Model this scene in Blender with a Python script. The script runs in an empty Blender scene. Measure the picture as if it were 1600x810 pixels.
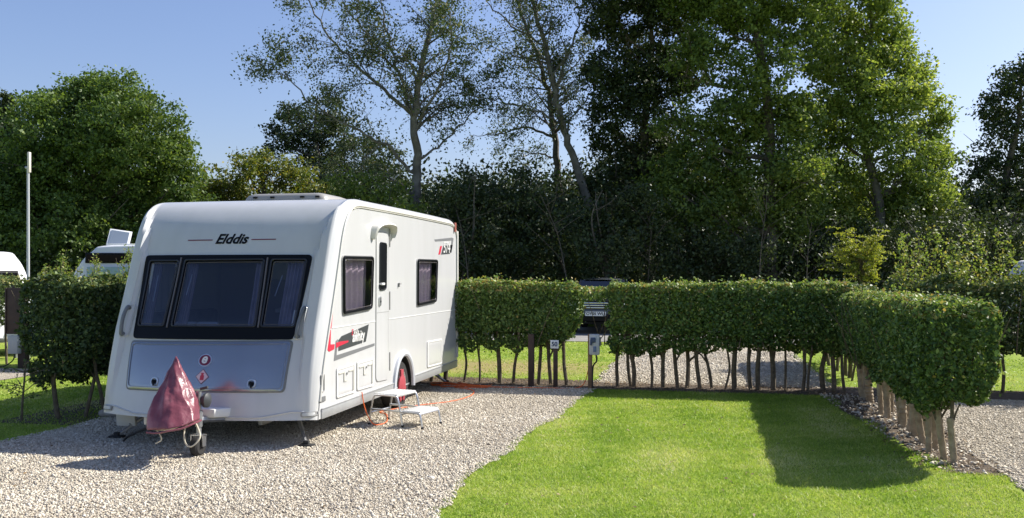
import bpy, bmesh, math, random
import numpy as np
from mathutils import Vector, Matrix
from mathutils.geometry import tessellate_polygon

S = bpy.context.scene
COL = S.collection
R = math.radians
rng = np.random.default_rng(7)
random.seed(5)

# ------------------------------------------------------------------ camera
F = 1380.0; HZ = 427.0; CAM = np.array([3.97, -8.77, 1.85]); YAW = R(12)
FW = np.array([-math.sin(YAW), math.cos(YAW), 0]); RT = np.array([math.cos(YAW), math.sin(YAW), 0])
cam = bpy.data.cameras.new('camera'); co = bpy.data.objects.new('camera', cam); COL.objects.link(co)
co.location = CAM; co.rotation_euler = (R(90), 0, YAW)
cam.sensor_width = 36; cam.lens = F/1600*36; cam.shift_y = (HZ-405)/1600; cam.clip_end = 3000; cam.clip_start = .1
S.camera = co

def at(px, py, d):
    "a point measured in the photograph at depth d metres"
    p = CAM + FW*d + RT*((px-800)/F*d)
    return np.array([p[0], p[1], CAM[2]-(py-HZ)/F*d])
def gnd(px, d):
    p = at(px, HZ, d); return np.array([p[0], p[1], 0.0])

# ------------------------------------------------------------------ world
w = bpy.data.worlds.new('World'); S.world = w; w.use_nodes = True
nt = w.node_tree; bg = nt.nodes['Background']
sky = nt.nodes.new('ShaderNodeTexSky'); sky.sky_type = 'NISHITA'; sky.sun_disc = False
SUN = Vector((.92, .66, 1.0)).normalized()
sky.sun_elevation = math.asin(SUN.z); sky.sun_rotation = math.atan2(SUN.x, SUN.y)
sky.air_density = 1.2; sky.dust_density = 1.3; sky.ozone_density = 4.0; sky.altitude = 50
tint = nt.nodes.new('ShaderNodeMix'); tint.data_type = 'RGBA'; tint.blend_type = 'MULTIPLY'; tint.inputs[0].default_value = 1; tint.inputs[7].default_value = (.98, .915, 1.03, 1)
nt.links.new(sky.outputs[0], tint.inputs[6]); nt.links.new(tint.outputs[2], bg.inputs[0]); bg.inputs[1].default_value = .093
sl = bpy.data.lights.new('sun', 'SUN'); sl.energy = 4.9; sl.angle = R(.5); sl.color = (1, .95, .86)
so = bpy.data.objects.new('sun', sl); COL.objects.link(so)
so.rotation_euler = SUN.to_track_quat('Z', 'Y').to_euler()
S.view_settings.view_transform = 'Standard'; S.view_settings.look = 'None'; S.view_settings.gamma = 1
S.view_settings.exposure = 0.76
S.render.engine = 'CYCLES'
S.cycles.max_bounces = 7; S.cycles.transparent_max_bounces = 12; S.cycles.transmission_bounces = 4
S.cycles.diffuse_bounces = 3; S.cycles.glossy_bounces = 3

# ------------------------------------------------------------------ materials
def mat(name, col=(.5, .5, .5), rough=.6, metal=0, spec=.5, coat=0):
    m = bpy.data.materials.new(name); m.use_nodes = True
    b = m.node_tree.nodes['Principled BSDF']
    b.inputs['Base Color'].default_value = (*col, 1); b.inputs['Roughness'].default_value = rough
    b.inputs['Metallic'].default_value = metal; b.inputs['Specular IOR Level'].default_value = spec
    b.inputs['Coat Weight'].default_value = coat
    return m
def N(m, t, **kw):
    n = m.node_tree.nodes.new(t)
    for k, v in kw.items(): setattr(n, k, v)
    return n
def L(m, a, b): m.node_tree.links.new(a, b)
def B(m): return m.node_tree.nodes['Principled BSDF']
def ramp(m, stops):
    r = N(m, 'ShaderNodeValToRGB'); e = r.color_ramp.elements
    while len(e) < len(stops): e.new(.5)
    for i, (p, c) in enumerate(stops): e[i].position = p; e[i].color = (*c, 1)
    return r
def noisy(name, stops, scale, rough=.7, bump=0, bscale=None, detail=6, coord='Object', metal=0, spec=.5, dist=.01):
    m = mat(name, rough=rough, metal=metal, spec=spec)
    tc = N(m, 'ShaderNodeTexCoord'); n = N(m, 'ShaderNodeTexNoise'); n.inputs['Scale'].default_value = scale; n.inputs['Detail'].default_value = detail
    L(m, tc.outputs[coord], n.inputs['Vector']); r = ramp(m, stops); L(m, n.outputs[0], r.inputs[0]); L(m, r.outputs[0], B(m).inputs['Base Color'])
    if bump:
        n2 = N(m, 'ShaderNodeTexNoise'); n2.inputs['Scale'].default_value = bscale or scale*4; n2.inputs['Detail'].default_value = 8
        L(m, tc.outputs[coord], n2.inputs['Vector']); bp = N(m, 'ShaderNodeBump'); bp.inputs['Strength'].default_value = bump; bp.inputs['Distance'].default_value = dist
        L(m, n2.outputs[0], bp.inputs['Height']); L(m, bp.outputs[0], B(m).inputs['Normal'])
    return m
def leafmat(name, stops, transl=.35, rough=.55, spec=.45, tcol=(1.3, 1.2, .6)):
    m = mat(name, rough=rough, spec=spec)
    a = N(m, 'ShaderNodeAttribute', attribute_name='v'); r = ramp(m, stops); L(m, a.outputs['Fac'], r.inputs[0])
    L(m, r.outputs[0], B(m).inputs['Base Color'])
    t = N(m, 'ShaderNodeBsdfTranslucent'); mx = N(m, 'ShaderNodeMix', data_type='RGBA', blend_type='MULTIPLY'); mx.inputs[0].default_value = 1
    L(m, r.outputs[0], mx.inputs[6]); mx.inputs[7].default_value = (*tcol, 1); L(m, mx.outputs[2], t.inputs[0])
    ms = N(m, 'ShaderNodeMixShader'); ms.inputs[0].default_value = transl
    L(m, B(m).outputs[0], ms.inputs[1]); L(m, t.outputs[0], ms.inputs[2])
    L(m, ms.outputs[0], m.node_tree.nodes['Material Output'].inputs[0])
    return m
def glass(name, tint, gl=.12, rough=.02, fm=.8):
    m = bpy.data.materials.new(name); m.use_nodes = True; m.node_tree.nodes.remove(B(m))
    t = N(m, 'ShaderNodeBsdfTransparent'); t.inputs[0].default_value = (*tint, 1)
    g = N(m, 'ShaderNodeBsdfGlossy'); g.inputs['Roughness'].default_value = rough; g.inputs[0].default_value = (.9, .93, 1, 1)
    lw = N(m, 'ShaderNodeLayerWeight'); lw.inputs[0].default_value = .25
    ma = N(m, 'ShaderNodeMath', operation='MULTIPLY_ADD'); ma.inputs[1].default_value = fm; ma.inputs[2].default_value = gl
    L(m, lw.outputs['Fresnel'], ma.inputs[0]); ma.use_clamp = True
    mx = N(m, 'ShaderNodeMixShader'); L(m, ma.outputs[0], mx.inputs[0]); L(m, t.outputs[0], mx.inputs[1]); L(m, g.outputs[0], mx.inputs[2])
    L(m, mx.outputs[0], m.node_tree.nodes['Material Output'].inputs[0]); return m

M = {}
M['gel'] = noisy('white_gelcoat', [(.3, (.52, .525, .52)), (.7, (.555, .56, .56))], 1.2, .28, .04, 3, coord='Object', dist=.02)
_m = M['gel']; _n = [n for n in _m.node_tree.nodes if n.type == 'TEX_NOISE'][0]; _mp = N(_m, 'ShaderNodeMapping'); _mp.inputs['Scale'].default_value = (5, 5, .6)
_t = [n for n in _m.node_tree.nodes if n.type == 'TEX_COORD'][0]; L(_m, _t.outputs['Object'], _mp.inputs[0]); L(_m, _mp.outputs[0], _n.inputs['Vector'])
B(M['gel']).inputs['Coat Weight'].default_value = .4; B(M['gel']).inputs['Coat Roughness'].default_value = .12
M['white'] = mat('white_plastic', (.74, .74, .71), .4)
M['offwhite'] = mat('cream_plastic', (.62, .61, .56), .5)
M['black'] = mat('black_plastic', (.007, .008, .010), .3, spec=.12)
M['rubber'] = mat('rubber', (.02, .02, .02), .8)
M['frame'] = mat('window_frame', (.02, .022, .026), .35)
M['frameedge'] = mat('window_edge', (.11, .10, .10), .3)
M['alu'] = noisy('aluminium', [(.3, (.55, .56, .58)), (.7, (.68, .69, .70))], 3, .32, metal=.9)
M['alug'] = noisy('aluminium_sill', [(.3, (.42, .43, .44)), (.7, (.52, .53, .53))], 4, .45, .1, 20, metal=.55)
M['steel'] = noisy('galvanised_steel', [(.3, (.30, .31, .33)), (.7, (.45, .46, .47))], 14, .45, metal=.8)
M['silver'] = noisy('silver_panel', [(.3, (.31, .315, .33)), (.7, (.37, .375, .39))], 1.5, .22, .03, 5, metal=.85, dist=.02)
M['grey'] = mat('grey_vinyl', (.16, .165, .17), .45)
M['dgrey'] = mat('dark_grey_vinyl', (.05, .055, .058), .4)
M['handle'] = mat('grey_handle', (.15, .16, .17), .4)
M['red'] = mat('red_vinyl', (.55, .03, .06), .35)
M['maroon'] = mat('maroon_badge', (.16, .01, .04), .3)
M['seal'] = mat('grey_seal', (.30, .30, .29), .6)
M['yellow_seal'] = mat('aged_seal', (.50, .49, .43), .6)
M['pane'] = glass('tinted_pane', (.66, .70, .80), .045)
M['pane_side'] = glass('tinted_side_pane', (.72, .69, .74), .06)
M['pane_car'] = glass('car_glass', (.10, .12, .13), .015, fm=.10)
M['orange'] = mat('orange_cable', (.75, .14, .025), .5)
M['lamp_red'] = mat('red_lens', (.45, .02, .02), .2)
M['lamp'] = mat('clear_lens', (.55, .56, .55), .15)
M['curtain'] = noisy('curtain_cloth', [(.3, (.20, .18, .24)), (.7, (.32, .28, .35))], 5, .9)
M['blind'] = noisy('blind_cloth', [(.3, (.62, .55, .58)), (.7, (.76, .68, .70))], 2, .9)
M['sofa'] = noisy('sofa_cloth', [(.3, (.10, .10, .14)), (.7, (.16, .16, .20))], 8, .9)
M['int'] = mat('interior_laminate', (.26, .24, .26), .5)
M['intw'] = mat('pale_interior', (.45, .45, .47), .6)
M['cover'] = noisy('maroon_pvc', [(.25, (.13, .030, .045)), (.55, (.21, .062, .082)), (.8, (.33, .15, .17))], 7, .36, .35, 20, dist=.02)
M['rope'] = mat('cream_rope', (.62, .58, .46), .8)
M['wood'] = noisy('weathered_wood', [(.3, (.16, .10, .06)), (.7, (.27, .18, .11))], 12, .85, .3, 40)
M['brownboard'] = noisy('brown_board', [(.3, (.035, .022, .018)), (.7, (.06, .036, .028))], 6, .7, .2, 30)
M['bark'] = noisy('bark', [(.25, (.05, .042, .032)), (.55, (.11, .095, .075)), (.8, (.18, .16, .13))], 9, .9, .6, 30, dist=.02)
M['bark_pale'] = noisy('pale_bark', [(.25, (.06, .056, .046)), (.5, (.13, .12, .10)), (.8, (.25, .24, .21))], 3, .85, .5, 20, dist=.02)
M['stem'] = noisy('stem_bark', [(.25, (.07, .055, .035)), (.6, (.15, .12, .08)), (.8, (.24, .20, .14))], 22, .9, .4, 60)
M['guard'] = noisy('tree_guard_plastic', [(.3, (.24, .18, .11)), (.7, (.44, .36, .24))], 14, .6, .2, 40)

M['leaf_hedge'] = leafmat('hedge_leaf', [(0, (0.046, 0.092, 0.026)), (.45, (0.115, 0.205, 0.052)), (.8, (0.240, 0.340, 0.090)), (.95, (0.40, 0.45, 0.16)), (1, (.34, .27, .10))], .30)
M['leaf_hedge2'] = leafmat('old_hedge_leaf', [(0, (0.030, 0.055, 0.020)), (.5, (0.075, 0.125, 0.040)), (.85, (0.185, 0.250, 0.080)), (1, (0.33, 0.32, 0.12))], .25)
M['leaf_tip'] = leafmat('new_growth_leaf', [(0, (0.12, 0.20, 0.04)), (.6, (0.23, 0.32, 0.07)), (1, (0.312, 0.286, 0.096))], .4)
M['leaf_ash'] = leafmat('ash_leaf', [(0, (.050, .098, .026)), (.5, (.118, .195, .040)), (.9, (.21, .285, .062)), (1, (.31, .34, .10))], .38)
M['leaf_dark'] = leafmat('dark_leaf', [(0, (.022, .040, .014)), (.6, (.050, .078, .024)), (1, (.095, .125, .040))], .25)  # low leaf colour, also standing in for deep shade in the lower wood
M['leaf_oak'] = leafmat('broad_leaf', [(0, (.065, .115, .030)), (.5, (.150, .225, .046)), (.9, (.27, .34, .075)), (1, (.40, .40, .13))], .44)
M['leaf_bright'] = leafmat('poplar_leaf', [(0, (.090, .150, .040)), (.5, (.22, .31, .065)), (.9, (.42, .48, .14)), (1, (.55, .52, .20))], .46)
M['leaf_birch'] = leafmat('birch_leaf', [(0, (0.040, 0.068, 0.022)), (.5, (0.078, 0.121, 0.044)), (.85, (0.150, 0.178, 0.063)), (1, (.22, .18, .08))], .3)
M['leaf_yellow'] = leafmat('yellowing_leaf', [(0, (.075, .12, .025)), (.45, (.15, .19, .032)), (.8, (.28, .26, .045)), (1, (.42, .28, .05))], .32)
M['leaf_lime'] = leafmat('lime_leaf', [(0, (.15, .21, .03)), (.6, (.28, .33, .05)), (1, (.40, .40, .09))], .45)
M['blade'] = leafmat('grass_blade', [(0, (.17, .27, .04)), (.4, (.29, .395, .07)), (.75, (.43, .475, .135)), (1, (.62, .58, .34))], .35, .5, .25, tcol=(1.2, 1.35, .5))
M['stone'] = mat('limestone_chip', rough=.85, spec=.3)
_a = N(M['stone'], 'ShaderNodeAttribute', attribute_name='v')
_r = ramp(M['stone'], [(0, (.20, .165, .13)), (.2, (.37, .32, .25)), (.5, (.53, .475, .375)), (.8, (.66, .605, .50)), (1, (.78, .735, .635))])
L(M['stone'], _a.outputs['Fac'], _r.inputs[0]); L(M['stone'], _r.outputs[0], B(M['stone']).inputs['Base Color'])

def gravelmat():
    m = mat('gravel', rough=.9, spec=.3); tc = N(m, 'ShaderNodeTexCoord')
    v = N(m, 'ShaderNodeTexVoronoi'); v.inputs['Scale'].default_value = 52; L(m, tc.outputs['Object'], v.inputs['Vector'])
    sp = N(m, 'ShaderNodeSeparateColor'); L(m, v.outputs['Color'], sp.inputs[0])
    r = ramp(m, [(0, (.24, .20, .155)), (.35, (.40, .35, .275)), (.75, (.52, .465, .37)), (1, (.64, .59, .48))]); L(m, sp.outputs[0], r.inputs[0])
    n = N(m, 'ShaderNodeTexNoise'); n.inputs['Scale'].default_value = .8; n.inputs['Detail'].default_value = 5; L(m, tc.outputs['Object'], n.inputs['Vector'])
    r2 = ramp(m, [(.3, (.78, .75, .72)), (.65, (1, 1, 1))]); L(m, n.outputs[0], r2.inputs[0])
    mx = N(m, 'ShaderNodeMix', data_type='RGBA', blend_type='MULTIPLY'); mx.inputs[0].default_value = 1
    L(m, r.outputs[0], mx.inputs[6]); L(m, r2.outputs[0], mx.inputs[7]); L(m, mx.outputs[2], B(m).inputs['Base Color'])
    bp = N(m, 'ShaderNodeBump', invert=True); bp.inputs['Strength'].default_value = .9; bp.inputs['Distance'].default_value = .02
    L(m, v.outputs['Distance'], bp.inputs['Height']); L(m, bp.outputs[0], B(m).inputs['Normal']); return m
M['gravel'] = gravelmat()
def grassmat():
    m = mat('grass_ground', rough=.95, spec=.15); tc = N(m, 'ShaderNodeTexCoord')
    def nz(s, d=6):
        n = N(m, 'ShaderNodeTexNoise'); n.inputs['Scale'].default_value = s; n.inputs['Detail'].default_value = d; L(m, tc.outputs['Object'], n.inputs['Vector']); return n
    a = nz(1.3); r = ramp(m, [(.28, (.16, .24, .035)), (.5, (.24, .33, .05)), (.72, (.34, .38, .09))]); L(m, a.outputs[0], r.inputs[0])
    b = nz(60, 4); r2 = ramp(m, [(.3, (.55, .55, .5)), (.7, (1.25, 1.25, 1.15))]); L(m, b.outputs[0], r2.inputs[0])
    mx = N(m, 'ShaderNodeMix', data_type='RGBA', blend_type='MULTIPLY'); mx.inputs[0].default_value = 1
    L(m, r.outputs[0], mx.inputs[6]); L(m, r2.outputs[0], mx.inputs[7])
    # worn, dry earth patch on the lawn behind the hedge
    sx = N(m, 'ShaderNodeSeparateXYZ'); L(m, tc.outputs['Object'], sx.inputs[0])
    vm = N(m, 'ShaderNodeVectorMath', operation='SUBTRACT'); vm.inputs[1].default_value = (.2, 8.3, 0); L(m, tc.outputs['Object'], vm.inputs[0])
    sc = N(m, 'ShaderNodeVectorMath', operation='MULTIPLY'); sc.inputs[1].default_value = (.36, .62, 0); L(m, vm.outputs[0], sc.inputs[0])
    ln = N(m, 'ShaderNodeVectorMath', operation='LENGTH'); L(m, sc.outputs[0], ln.inputs[0])
    ad = N(m, 'ShaderNodeMath', operation='ADD'); c = nz(2.2); L(m, c.outputs[0], ad.inputs[0]); L(m, ln.outputs['Value'], ad.inputs[1])
    r3 = ramp(m, [(.75, (1, 1, 1)), (1.0, (0, 0, 0))]); r3.color_ramp.elements[1].position = 1.0
    mp = N(m, 'ShaderNodeMapRange'); mp.inputs[1].default_value = .9; mp.inputs[2].default_value = 1.6; mp.inputs[3].default_value = .65; mp.inputs[4].default_value = 0
    L(m, ad.outputs[0], mp.inputs[0])
    m2 = N(m, 'ShaderNodeMix', data_type='RGBA'); L(m, mp.outputs[0], m2.inputs[0]); L(m, mx.outputs[2], m2.inputs[6]); m2.inputs[7].default_value = (.36, .24, .14, 1)
    m.node_tree.nodes.remove(r3)
    L(m, m2.outputs[2], B(m).inputs['Base Color'])
    bp = N(m, 'ShaderNodeBump'); bp.inputs['Strength'].default_value = .7; bp.inputs['Distance'].default_value = .03
    L(m, b.outputs[0], bp.inputs['Height']); L(m, bp.outputs[0], B(m).inputs['Normal']); return m
M['grass'] = grassmat()
M['soil'] = noisy('soil', [(.3, (.045, .032, .020)), (.55, (.10, .072, .045)), (.75, (.20, .15, .10))], 9, .95, .8, 50, dist=.03)
M['asphalt'] = noisy('road_chippings', [(.3, (.20, .19, .175)), (.7, (.29, .28, .26))], 3, .9, .3, 120)
M['litter'] = leafmat('dry_leaf', [(0, (.07, .045, .02)), (.5, (.17, .11, .05)), (1, (.32, .22, .11))], .1, tcol=(1, 1, 1))

# ------------------------------------------------------------------ mesh helpers
def link(o, parent=None):
    COL.objects.link(o)
    if parent is not None: o.parent = parent
    return o
def arrays(name, V, Fq, m, parent=None, attr=None, smooth=False):
    "V (n,3), Fq (k,4) or (k,3) -> mesh object, attr one float per face"
    V = np.asarray(V, dtype=np.float32); Fq = np.asarray(Fq, dtype=np.int32); k = Fq.shape[1]
    me = bpy.data.meshes.new(name); me.vertices.add(len(V)); me.vertices.foreach_set('co', V.ravel())
    me.loops.add(Fq.size); me.loops.foreach_set('vertex_index', Fq.ravel())
    me.polygons.add(len(Fq)); me.polygons.foreach_set('loop_start', np.arange(0, Fq.size, k, dtype=np.int32))
    try: me.polygons.foreach_set('loop_total', np.full(len(Fq), k, dtype=np.int32))
    except Exception: pass
    me.update(calc_edges=True)
    if attr is not None:
        a = me.attributes.new('v', 'FLOAT', 'FACE'); a.data.foreach_set('value', np.asarray(attr, dtype=np.float32))
    if smooth: me.shade_smooth()
    me.materials.append(m)
    return link(bpy.data.objects.new(name, me), parent)

class MB:
    def __init__(s): s.v = []; s.f = []
    def add(s, vs, fs):
        b = len(s.v); s.v += [tuple(map(float, p)) for p in vs]; s.f += [tuple(b+i for i in f) for f in fs]; return s
    def box(s, c, d, rz=0, ry=0, rx=0):
        x, y, z = [q/2 for q in d]; mt = Matrix.Rotation(rz, 3, 'Z') @ Matrix.Rotation(ry, 3, 'Y') @ Matrix.Rotation(rx, 3, 'X')
        vs = [Vector(c)+mt @ Vector((i*x, j*y, k*z)) for i in (-1, 1) for j in (-1, 1) for k in (-1, 1)]
        return s.add(vs, [(0, 1, 3, 2), (4, 6, 7, 5), (0, 4, 5, 1), (2, 3, 7, 6), (0, 2, 6, 4), (1, 5, 7, 3)])
    def tube(s, pts, rad, k=8, cap=True):
        pts = [Vector(p) for p in pts]; n = len(pts)
        rad = rad if hasattr(rad, '__len__') else [rad]*n
        vs = []; prev = None
        for i, p in enumerate(pts):
            t = (pts[min(i+1, n-1)]-pts[max(i-1, 0)]);
            if t.length < 1e-9: t = Vector((0, 0, 1))
            t.normalize()
            if prev is None: a = t.orthogonal().normalized()
            else:
                a = prev-t*prev.dot(t); a = a.normalized() if a.length > 1e-6 else t.orthogonal().normalized()
            prev = a; b = t.cross(a)
            vs += [p+(a*math.cos(2*math.pi*j/k)+b*math.sin(2*math.pi*j/k))*rad[i] for j in range(k)]
        fs = [(i*k+j, i*k+(j+1) % k, (i+1)*k+(j+1) % k, (i+1)*k+j) for i in range(n-1) for j in range(k)]
        if cap: fs += [tuple(range(k))[::-1], tuple(range((n-1)*k, n*k))]
        return s.add(vs, fs)
    def lathe(s, prof, c, axis='Z', k=32):
        vs = []; n = len(prof)
        for r_, h in prof:
            for j in range(k):
                a = 2*math.pi*j/k; x, y = r_*math.cos(a), r_*math.sin(a)
                p = (x, y, h) if axis == 'Z' else ((h, x, y) if axis == 'X' else (x, h, y))
                vs.append((c[0]+p[0], c[1]+p[1], c[2]+p[2]))
        fs = [(i*k+j, i*k+(j+1) % k, (i+1)*k+(j+1) % k, (i+1)*k+j) for i in range(n-1) for j in range(k)]
        return s.add(vs, fs)
    def build(s, name, m, parent=None, smooth=35, bevel=0):
        me = bpy.data.meshes.new(name); me.from_pydata(s.v, [], s.f); me.validate(); me.update()
        bm = bmesh.new(); bm.from_mesh(me); bmesh.ops.recalc_face_normals(bm, faces=bm.faces)
        if bevel: bmesh.ops.bevel(bm, geom=list(bm.edges), offset=bevel, segments=2, affect='EDGES', profile=.5, clamp_overlap=True)
        bm.to_mesh(me); bm.free()
        if smooth: me.shade_smooth(); me.set_sharp_from_angle(angle=R(smooth))
        me.materials.append(m)
        return link(bpy.data.objects.new(name, me), parent)
def spline(pts, n=8):
    pts = [np.array(p, float) for p in pts]; out = []
    for i in range(len(pts)-1):
        p0 = pts[max(i-1, 0)]; p1 = pts[i]; p2 = pts[i+1]; p3 = pts[min(i+2, len(pts)-1)]
        for k in range(n):
            t = k/n; out.append(.5*((2*p1)+(-p0+p2)*t+(2*p0-5*p1+4*p2-p3)*t*t+(-p0+3*p1-3*p2+p3)*t**3))
    out.append(pts[-1]); return out
def thing(name, label, cat, loc=(0, 0, 0), group=None):
    o = bpy.data.objects.new(name, None); COL.objects.link(o); o.location = tuple(map(float, loc)); o.empty_display_size = .2
    return tag(o, label, cat, group)
def tag(o, label, cat, group=None, kind=None):
    o['label'] = label; o['category'] = cat
    if group: o['group'] = group
    if kind: o['kind'] = kind
    return o
def structure(o): o['kind'] = 'structure'; return o
def offs(o, loc):
    "shift mesh into the frame of its parent located at loc"
    o.location = (-loc[0], -loc[1], -loc[2]); return o

# ------------------------------------------------------------------ leaves
def leafset(P, size, bias=None, bw=.5, aspect=.55, rg=rng):
    "P (n,3) centres -> verts, quads"
    n = len(P); size = np.broadcast_to(size, n)[:, None]*rg.uniform(.6, 1.3, (n, 1))
    nr = rg.normal(size=(n, 3)); nr /= np.linalg.norm(nr, axis=1, keepdims=True)
    if bias is not None: nr = nr+np.asarray(bias)*bw*2; nr /= np.linalg.norm(nr, axis=1, keepdims=True)+1e-9
    t = rg.normal(size=(n, 3)); t -= nr*(t*nr).sum(1, keepdims=True); t /= np.linalg.norm(t, axis=1, keepdims=True)+1e-9
    b = np.cross(nr, t); L2 = size*.5; W2 = L2*aspect
    mid = nr*L2*.18
    V = np.stack([P-t*L2, P+b*W2+mid, P+t*L2, P-b*W2+mid], 1).reshape(-1, 3)
    return V, np.arange(4*n).reshape(n, 4)
def vnoise(P, s, seed=0):
    r = np.random.default_rng(seed); o = np.zeros(len(P))
    for k in range(6):
        d = r.normal(size=3)*s*(1+.5*k); o += np.sin(P@d+r.uniform(0, 6.28))/(1+.35*k)
    return o/2.6

# ------------------------------------------------------------------ ground
def sheet(name, poly, z, m, sub=False):
    me = bpy.data.meshes.new(name); me.from_pydata([(x, y, z) for x, y in poly], [], [tuple(range(len(poly)))]); me.update(); me.materials.append(m)
    if me.polygons[0].normal.z < 0: me.flip_normals()
    return structure(link(bpy.data.objects.new(name, me)))
sheet('ground', [(-900, -400), (900, -400), (900, 1500), (-900, 1500)], 0, M['grass'])
def wob(a, b, n, amp, seed):
    r = np.random.default_rng(seed); o = []
    for i in range(n):
        t = i/(n-1); x = a[0]+(b[0]-a[0])*t; y = a[1]+(b[1]-a[1])*t
        k = amp*(math.sin(t*9+seed)*.5+.35*math.sin(t*31+seed*2)+r.uniform(-.5, .5)*.6); dx, dy = b[0]-a[0], b[1]-a[1]; l = math.hypot(dx, dy)
        o.append((x-dy/l*k, y+dx/l*k))
    return o
EDGE_R = wob((1.80, -6.5), (2.22, 5.25), 90, .13, 3)
def edge_r(y): return np.interp(y, [p[1] for p in EDGE_R], [p[0] for p in EDGE_R])
EDGE_L = wob((-3.45, 5.25), (-3.52, -6.5), 50, .08, 4)
def edge_l(y): return np.interp(-np.asarray(y), [-p[1] for p in EDGE_L], [p[0] for p in EDGE_L])
sheet('soil_strip', [(-4.6, 5.18), (13, 5.22), (13, 6.4), (-4.6, 6.4)], .004, M['soil'])
sheet('soil_border', wob((5.72, 5.15), (6.25, .1), 30, .07, 9)+[(6.75, .0), (6.95, 5.15)], .0045, M['soil'])
sheet('soil_verge', [(-4.6, .6), (-3.47, .6), (-3.47, 5.1), (-4.6, 5.1)], .004, M['soil'])
sheet('gravel_pad', EDGE_R+EDGE_L, .008, M['gravel'])
sheet('gravel_pitch', wob((2.25, 6.1), (2.35, 14.9), 30, .1, 5)+wob((6.05, 14.9), (6.0, 6.1), 30, .1, 6), .008, M['gravel'])
sheet('gravel_path', wob((6.78, 5.3), (6.62, -8), 40, .1, 7)+[(14, -8), (14, 5.3)], .008, M['gravel'])
sheet('gravel_bay', wob((-7.55, -4), (-7.9, 5.9), 30, .1, 8)+[(-16, 6.0), (-16, -4)], .008, M['gravel'])
sheet('road', [(-60, 14.9), (60, 14.9), (60, 21.5), (-60, 21.5)], .012, M['asphalt'])

def stones(name, label, xr, yr, dens, keep, size=.0165, seed=1):
    r = np.random.default_rng(seed); n = int((xr[1]-xr[0])*(yr[1]-yr[0])*dens)
    P = np.stack([r.uniform(*xr, n), r.uniform(*yr, n), np.zeros(n)], 1); P = P[keep(P[:, 0], P[:, 1])]; n = len(P)
    base = np.array([(1, 0, 0), (0, 1, 0), (-1, 0, 0), (0, -1, 0), (0, 0, 1), (0, 0, -1)], float)
    s = size*.5*r.lognormal(0, .35, (n, 1, 1)); V = base[None]*s*r.uniform(.6, 1.3, (n, 1, 3))+r.normal(size=(n, 6, 3))*s*.28
    a = r.uniform(0, 6.28, n); ti = r.uniform(-.7, .7, n); ca, sa, ct, st = np.cos(a)[:, None], np.sin(a)[:, None], np.cos(ti)[:, None], np.sin(ti)[:, None]
    x, y, z = V[..., 0], V[..., 1], V[..., 2]*.75; y, z = y*ct-z*st, y*st+z*ct; x, y = x*ca-y*sa, x*sa+y*ca
    P[:, 2] = .008+r.uniform(.0, .006, n)
    V = np.stack([x, y, z], 2)+P[:, None]
    f = np.array([(0, 1, 4), (1, 2, 4), (2, 3, 4), (3, 0, 4), (1, 0, 5), (2, 1, 5), (3, 2, 5), (0, 3, 5)])
    Fa = (np.arange(n)[:, None, None]*6+f[None]).reshape(-1, 3)
    c = np.clip(r.normal(.52, .2, n)+.10*vnoise(P, 1.0, 3), 0, 1)
    o = arrays(name, V.reshape(-1, 3), Fa, M['stone'], attr=np.repeat(c, 8)); tag(o, label, 'gravel', kind='stuff'); return o
def dens_keep(f, x, y, seed):
    "thin with distance from the camera"
    r = np.random.default_rng(seed); d = np.hypot(x-CAM[0], y-CAM[1]); return r.uniform(size=len(x)) < np.clip((f/d)**1.3, .15, 1)
stones('gravel_stones', 'pale limestone chippings covering the pitch around the white caravan', (-3.9, 2.6), (-4.2, 5.3), 5000,
       lambda x, y: (x < edge_r(y)+.04) & (x > edge_l(y)-.05) & dens_keep(8.5, x, y, 2), seed=1)
_rs = np.random.default_rng(77)
stones('gravel_stones', 'grey chippings at the right edge beyond the end of the clipped hedge', (6.6, 9.5), (-1.5, 5.2), 3300,
       lambda x, y: (x > 6.7+.05*np.sin(y*4)) & dens_keep(9, x, y, 5), seed=2)
stones('gravel_stones', 'sunlit chippings seen through the trunks behind the back hedge', (2.2, 6.1), (6.15, 12.5), 700,
       lambda x, y: x > 2.2+.05*np.sin(y*4), size=.026, seed=3)
stones('gravel_stones', 'small stones scattered on the bare soil under the right hedge', (5.75, 6.8), (.0, 5.4), 260,
       lambda x, y: x > 6.2-(y)*.09, size=.03, seed=4)

def grass(name, label, xr, yr, dens, keep, h=(.012, .032), seed=1, wdt=.0032, dk=9.0, dry=0):
    r = np.random.default_rng(seed); n = int((xr[1]-xr[0])*(yr[1]-yr[0])*dens)
    P = np.stack([r.uniform(*xr, n), r.uniform(*yr, n), np.zeros(n)], 1); P = P[keep(P[:, 0], P[:, 1]) & dens_keep(dk, P[:, 0], P[:, 1], seed+1)]; n = len(P)
    d = np.hypot(P[:, 0]-CAM[0], P[:, 1]-CAM[1]); k = np.clip(d/8.5, 1, 3)
    a = r.uniform(0, 6.28, n); W = wdt*k*r.uniform(.7, 1.5, n); H = r.uniform(*h, n)
    t = np.stack([np.cos(a)*W, np.sin(a)*W, np.zeros(n)], 1); ln = r.normal(size=(n, 2))*H[:, None]*.65
    tip = P+np.stack([ln[:, 0], ln[:, 1], H], 1)
    V = np.stack([P-t, P+t, tip], 1).reshape(-1, 3)
    # mower passes and drier streaks
    st = .35*np.sin((P[:, 0]+.12*P[:, 1])*5.6)+.7*vnoise(P, 2.6, 11)+.7*vnoise(P, .8, 12)+.4*vnoise(P, 9, 13)
    c = np.clip(.47+.36*st+dry+r.normal(0, .2, n), 0, 1)
    o = arrays(name, V, np.arange(3*n).reshape(n, 3), M['blade'], attr=c); tag(o, label, 'grass', kind='stuff'); return o
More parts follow.
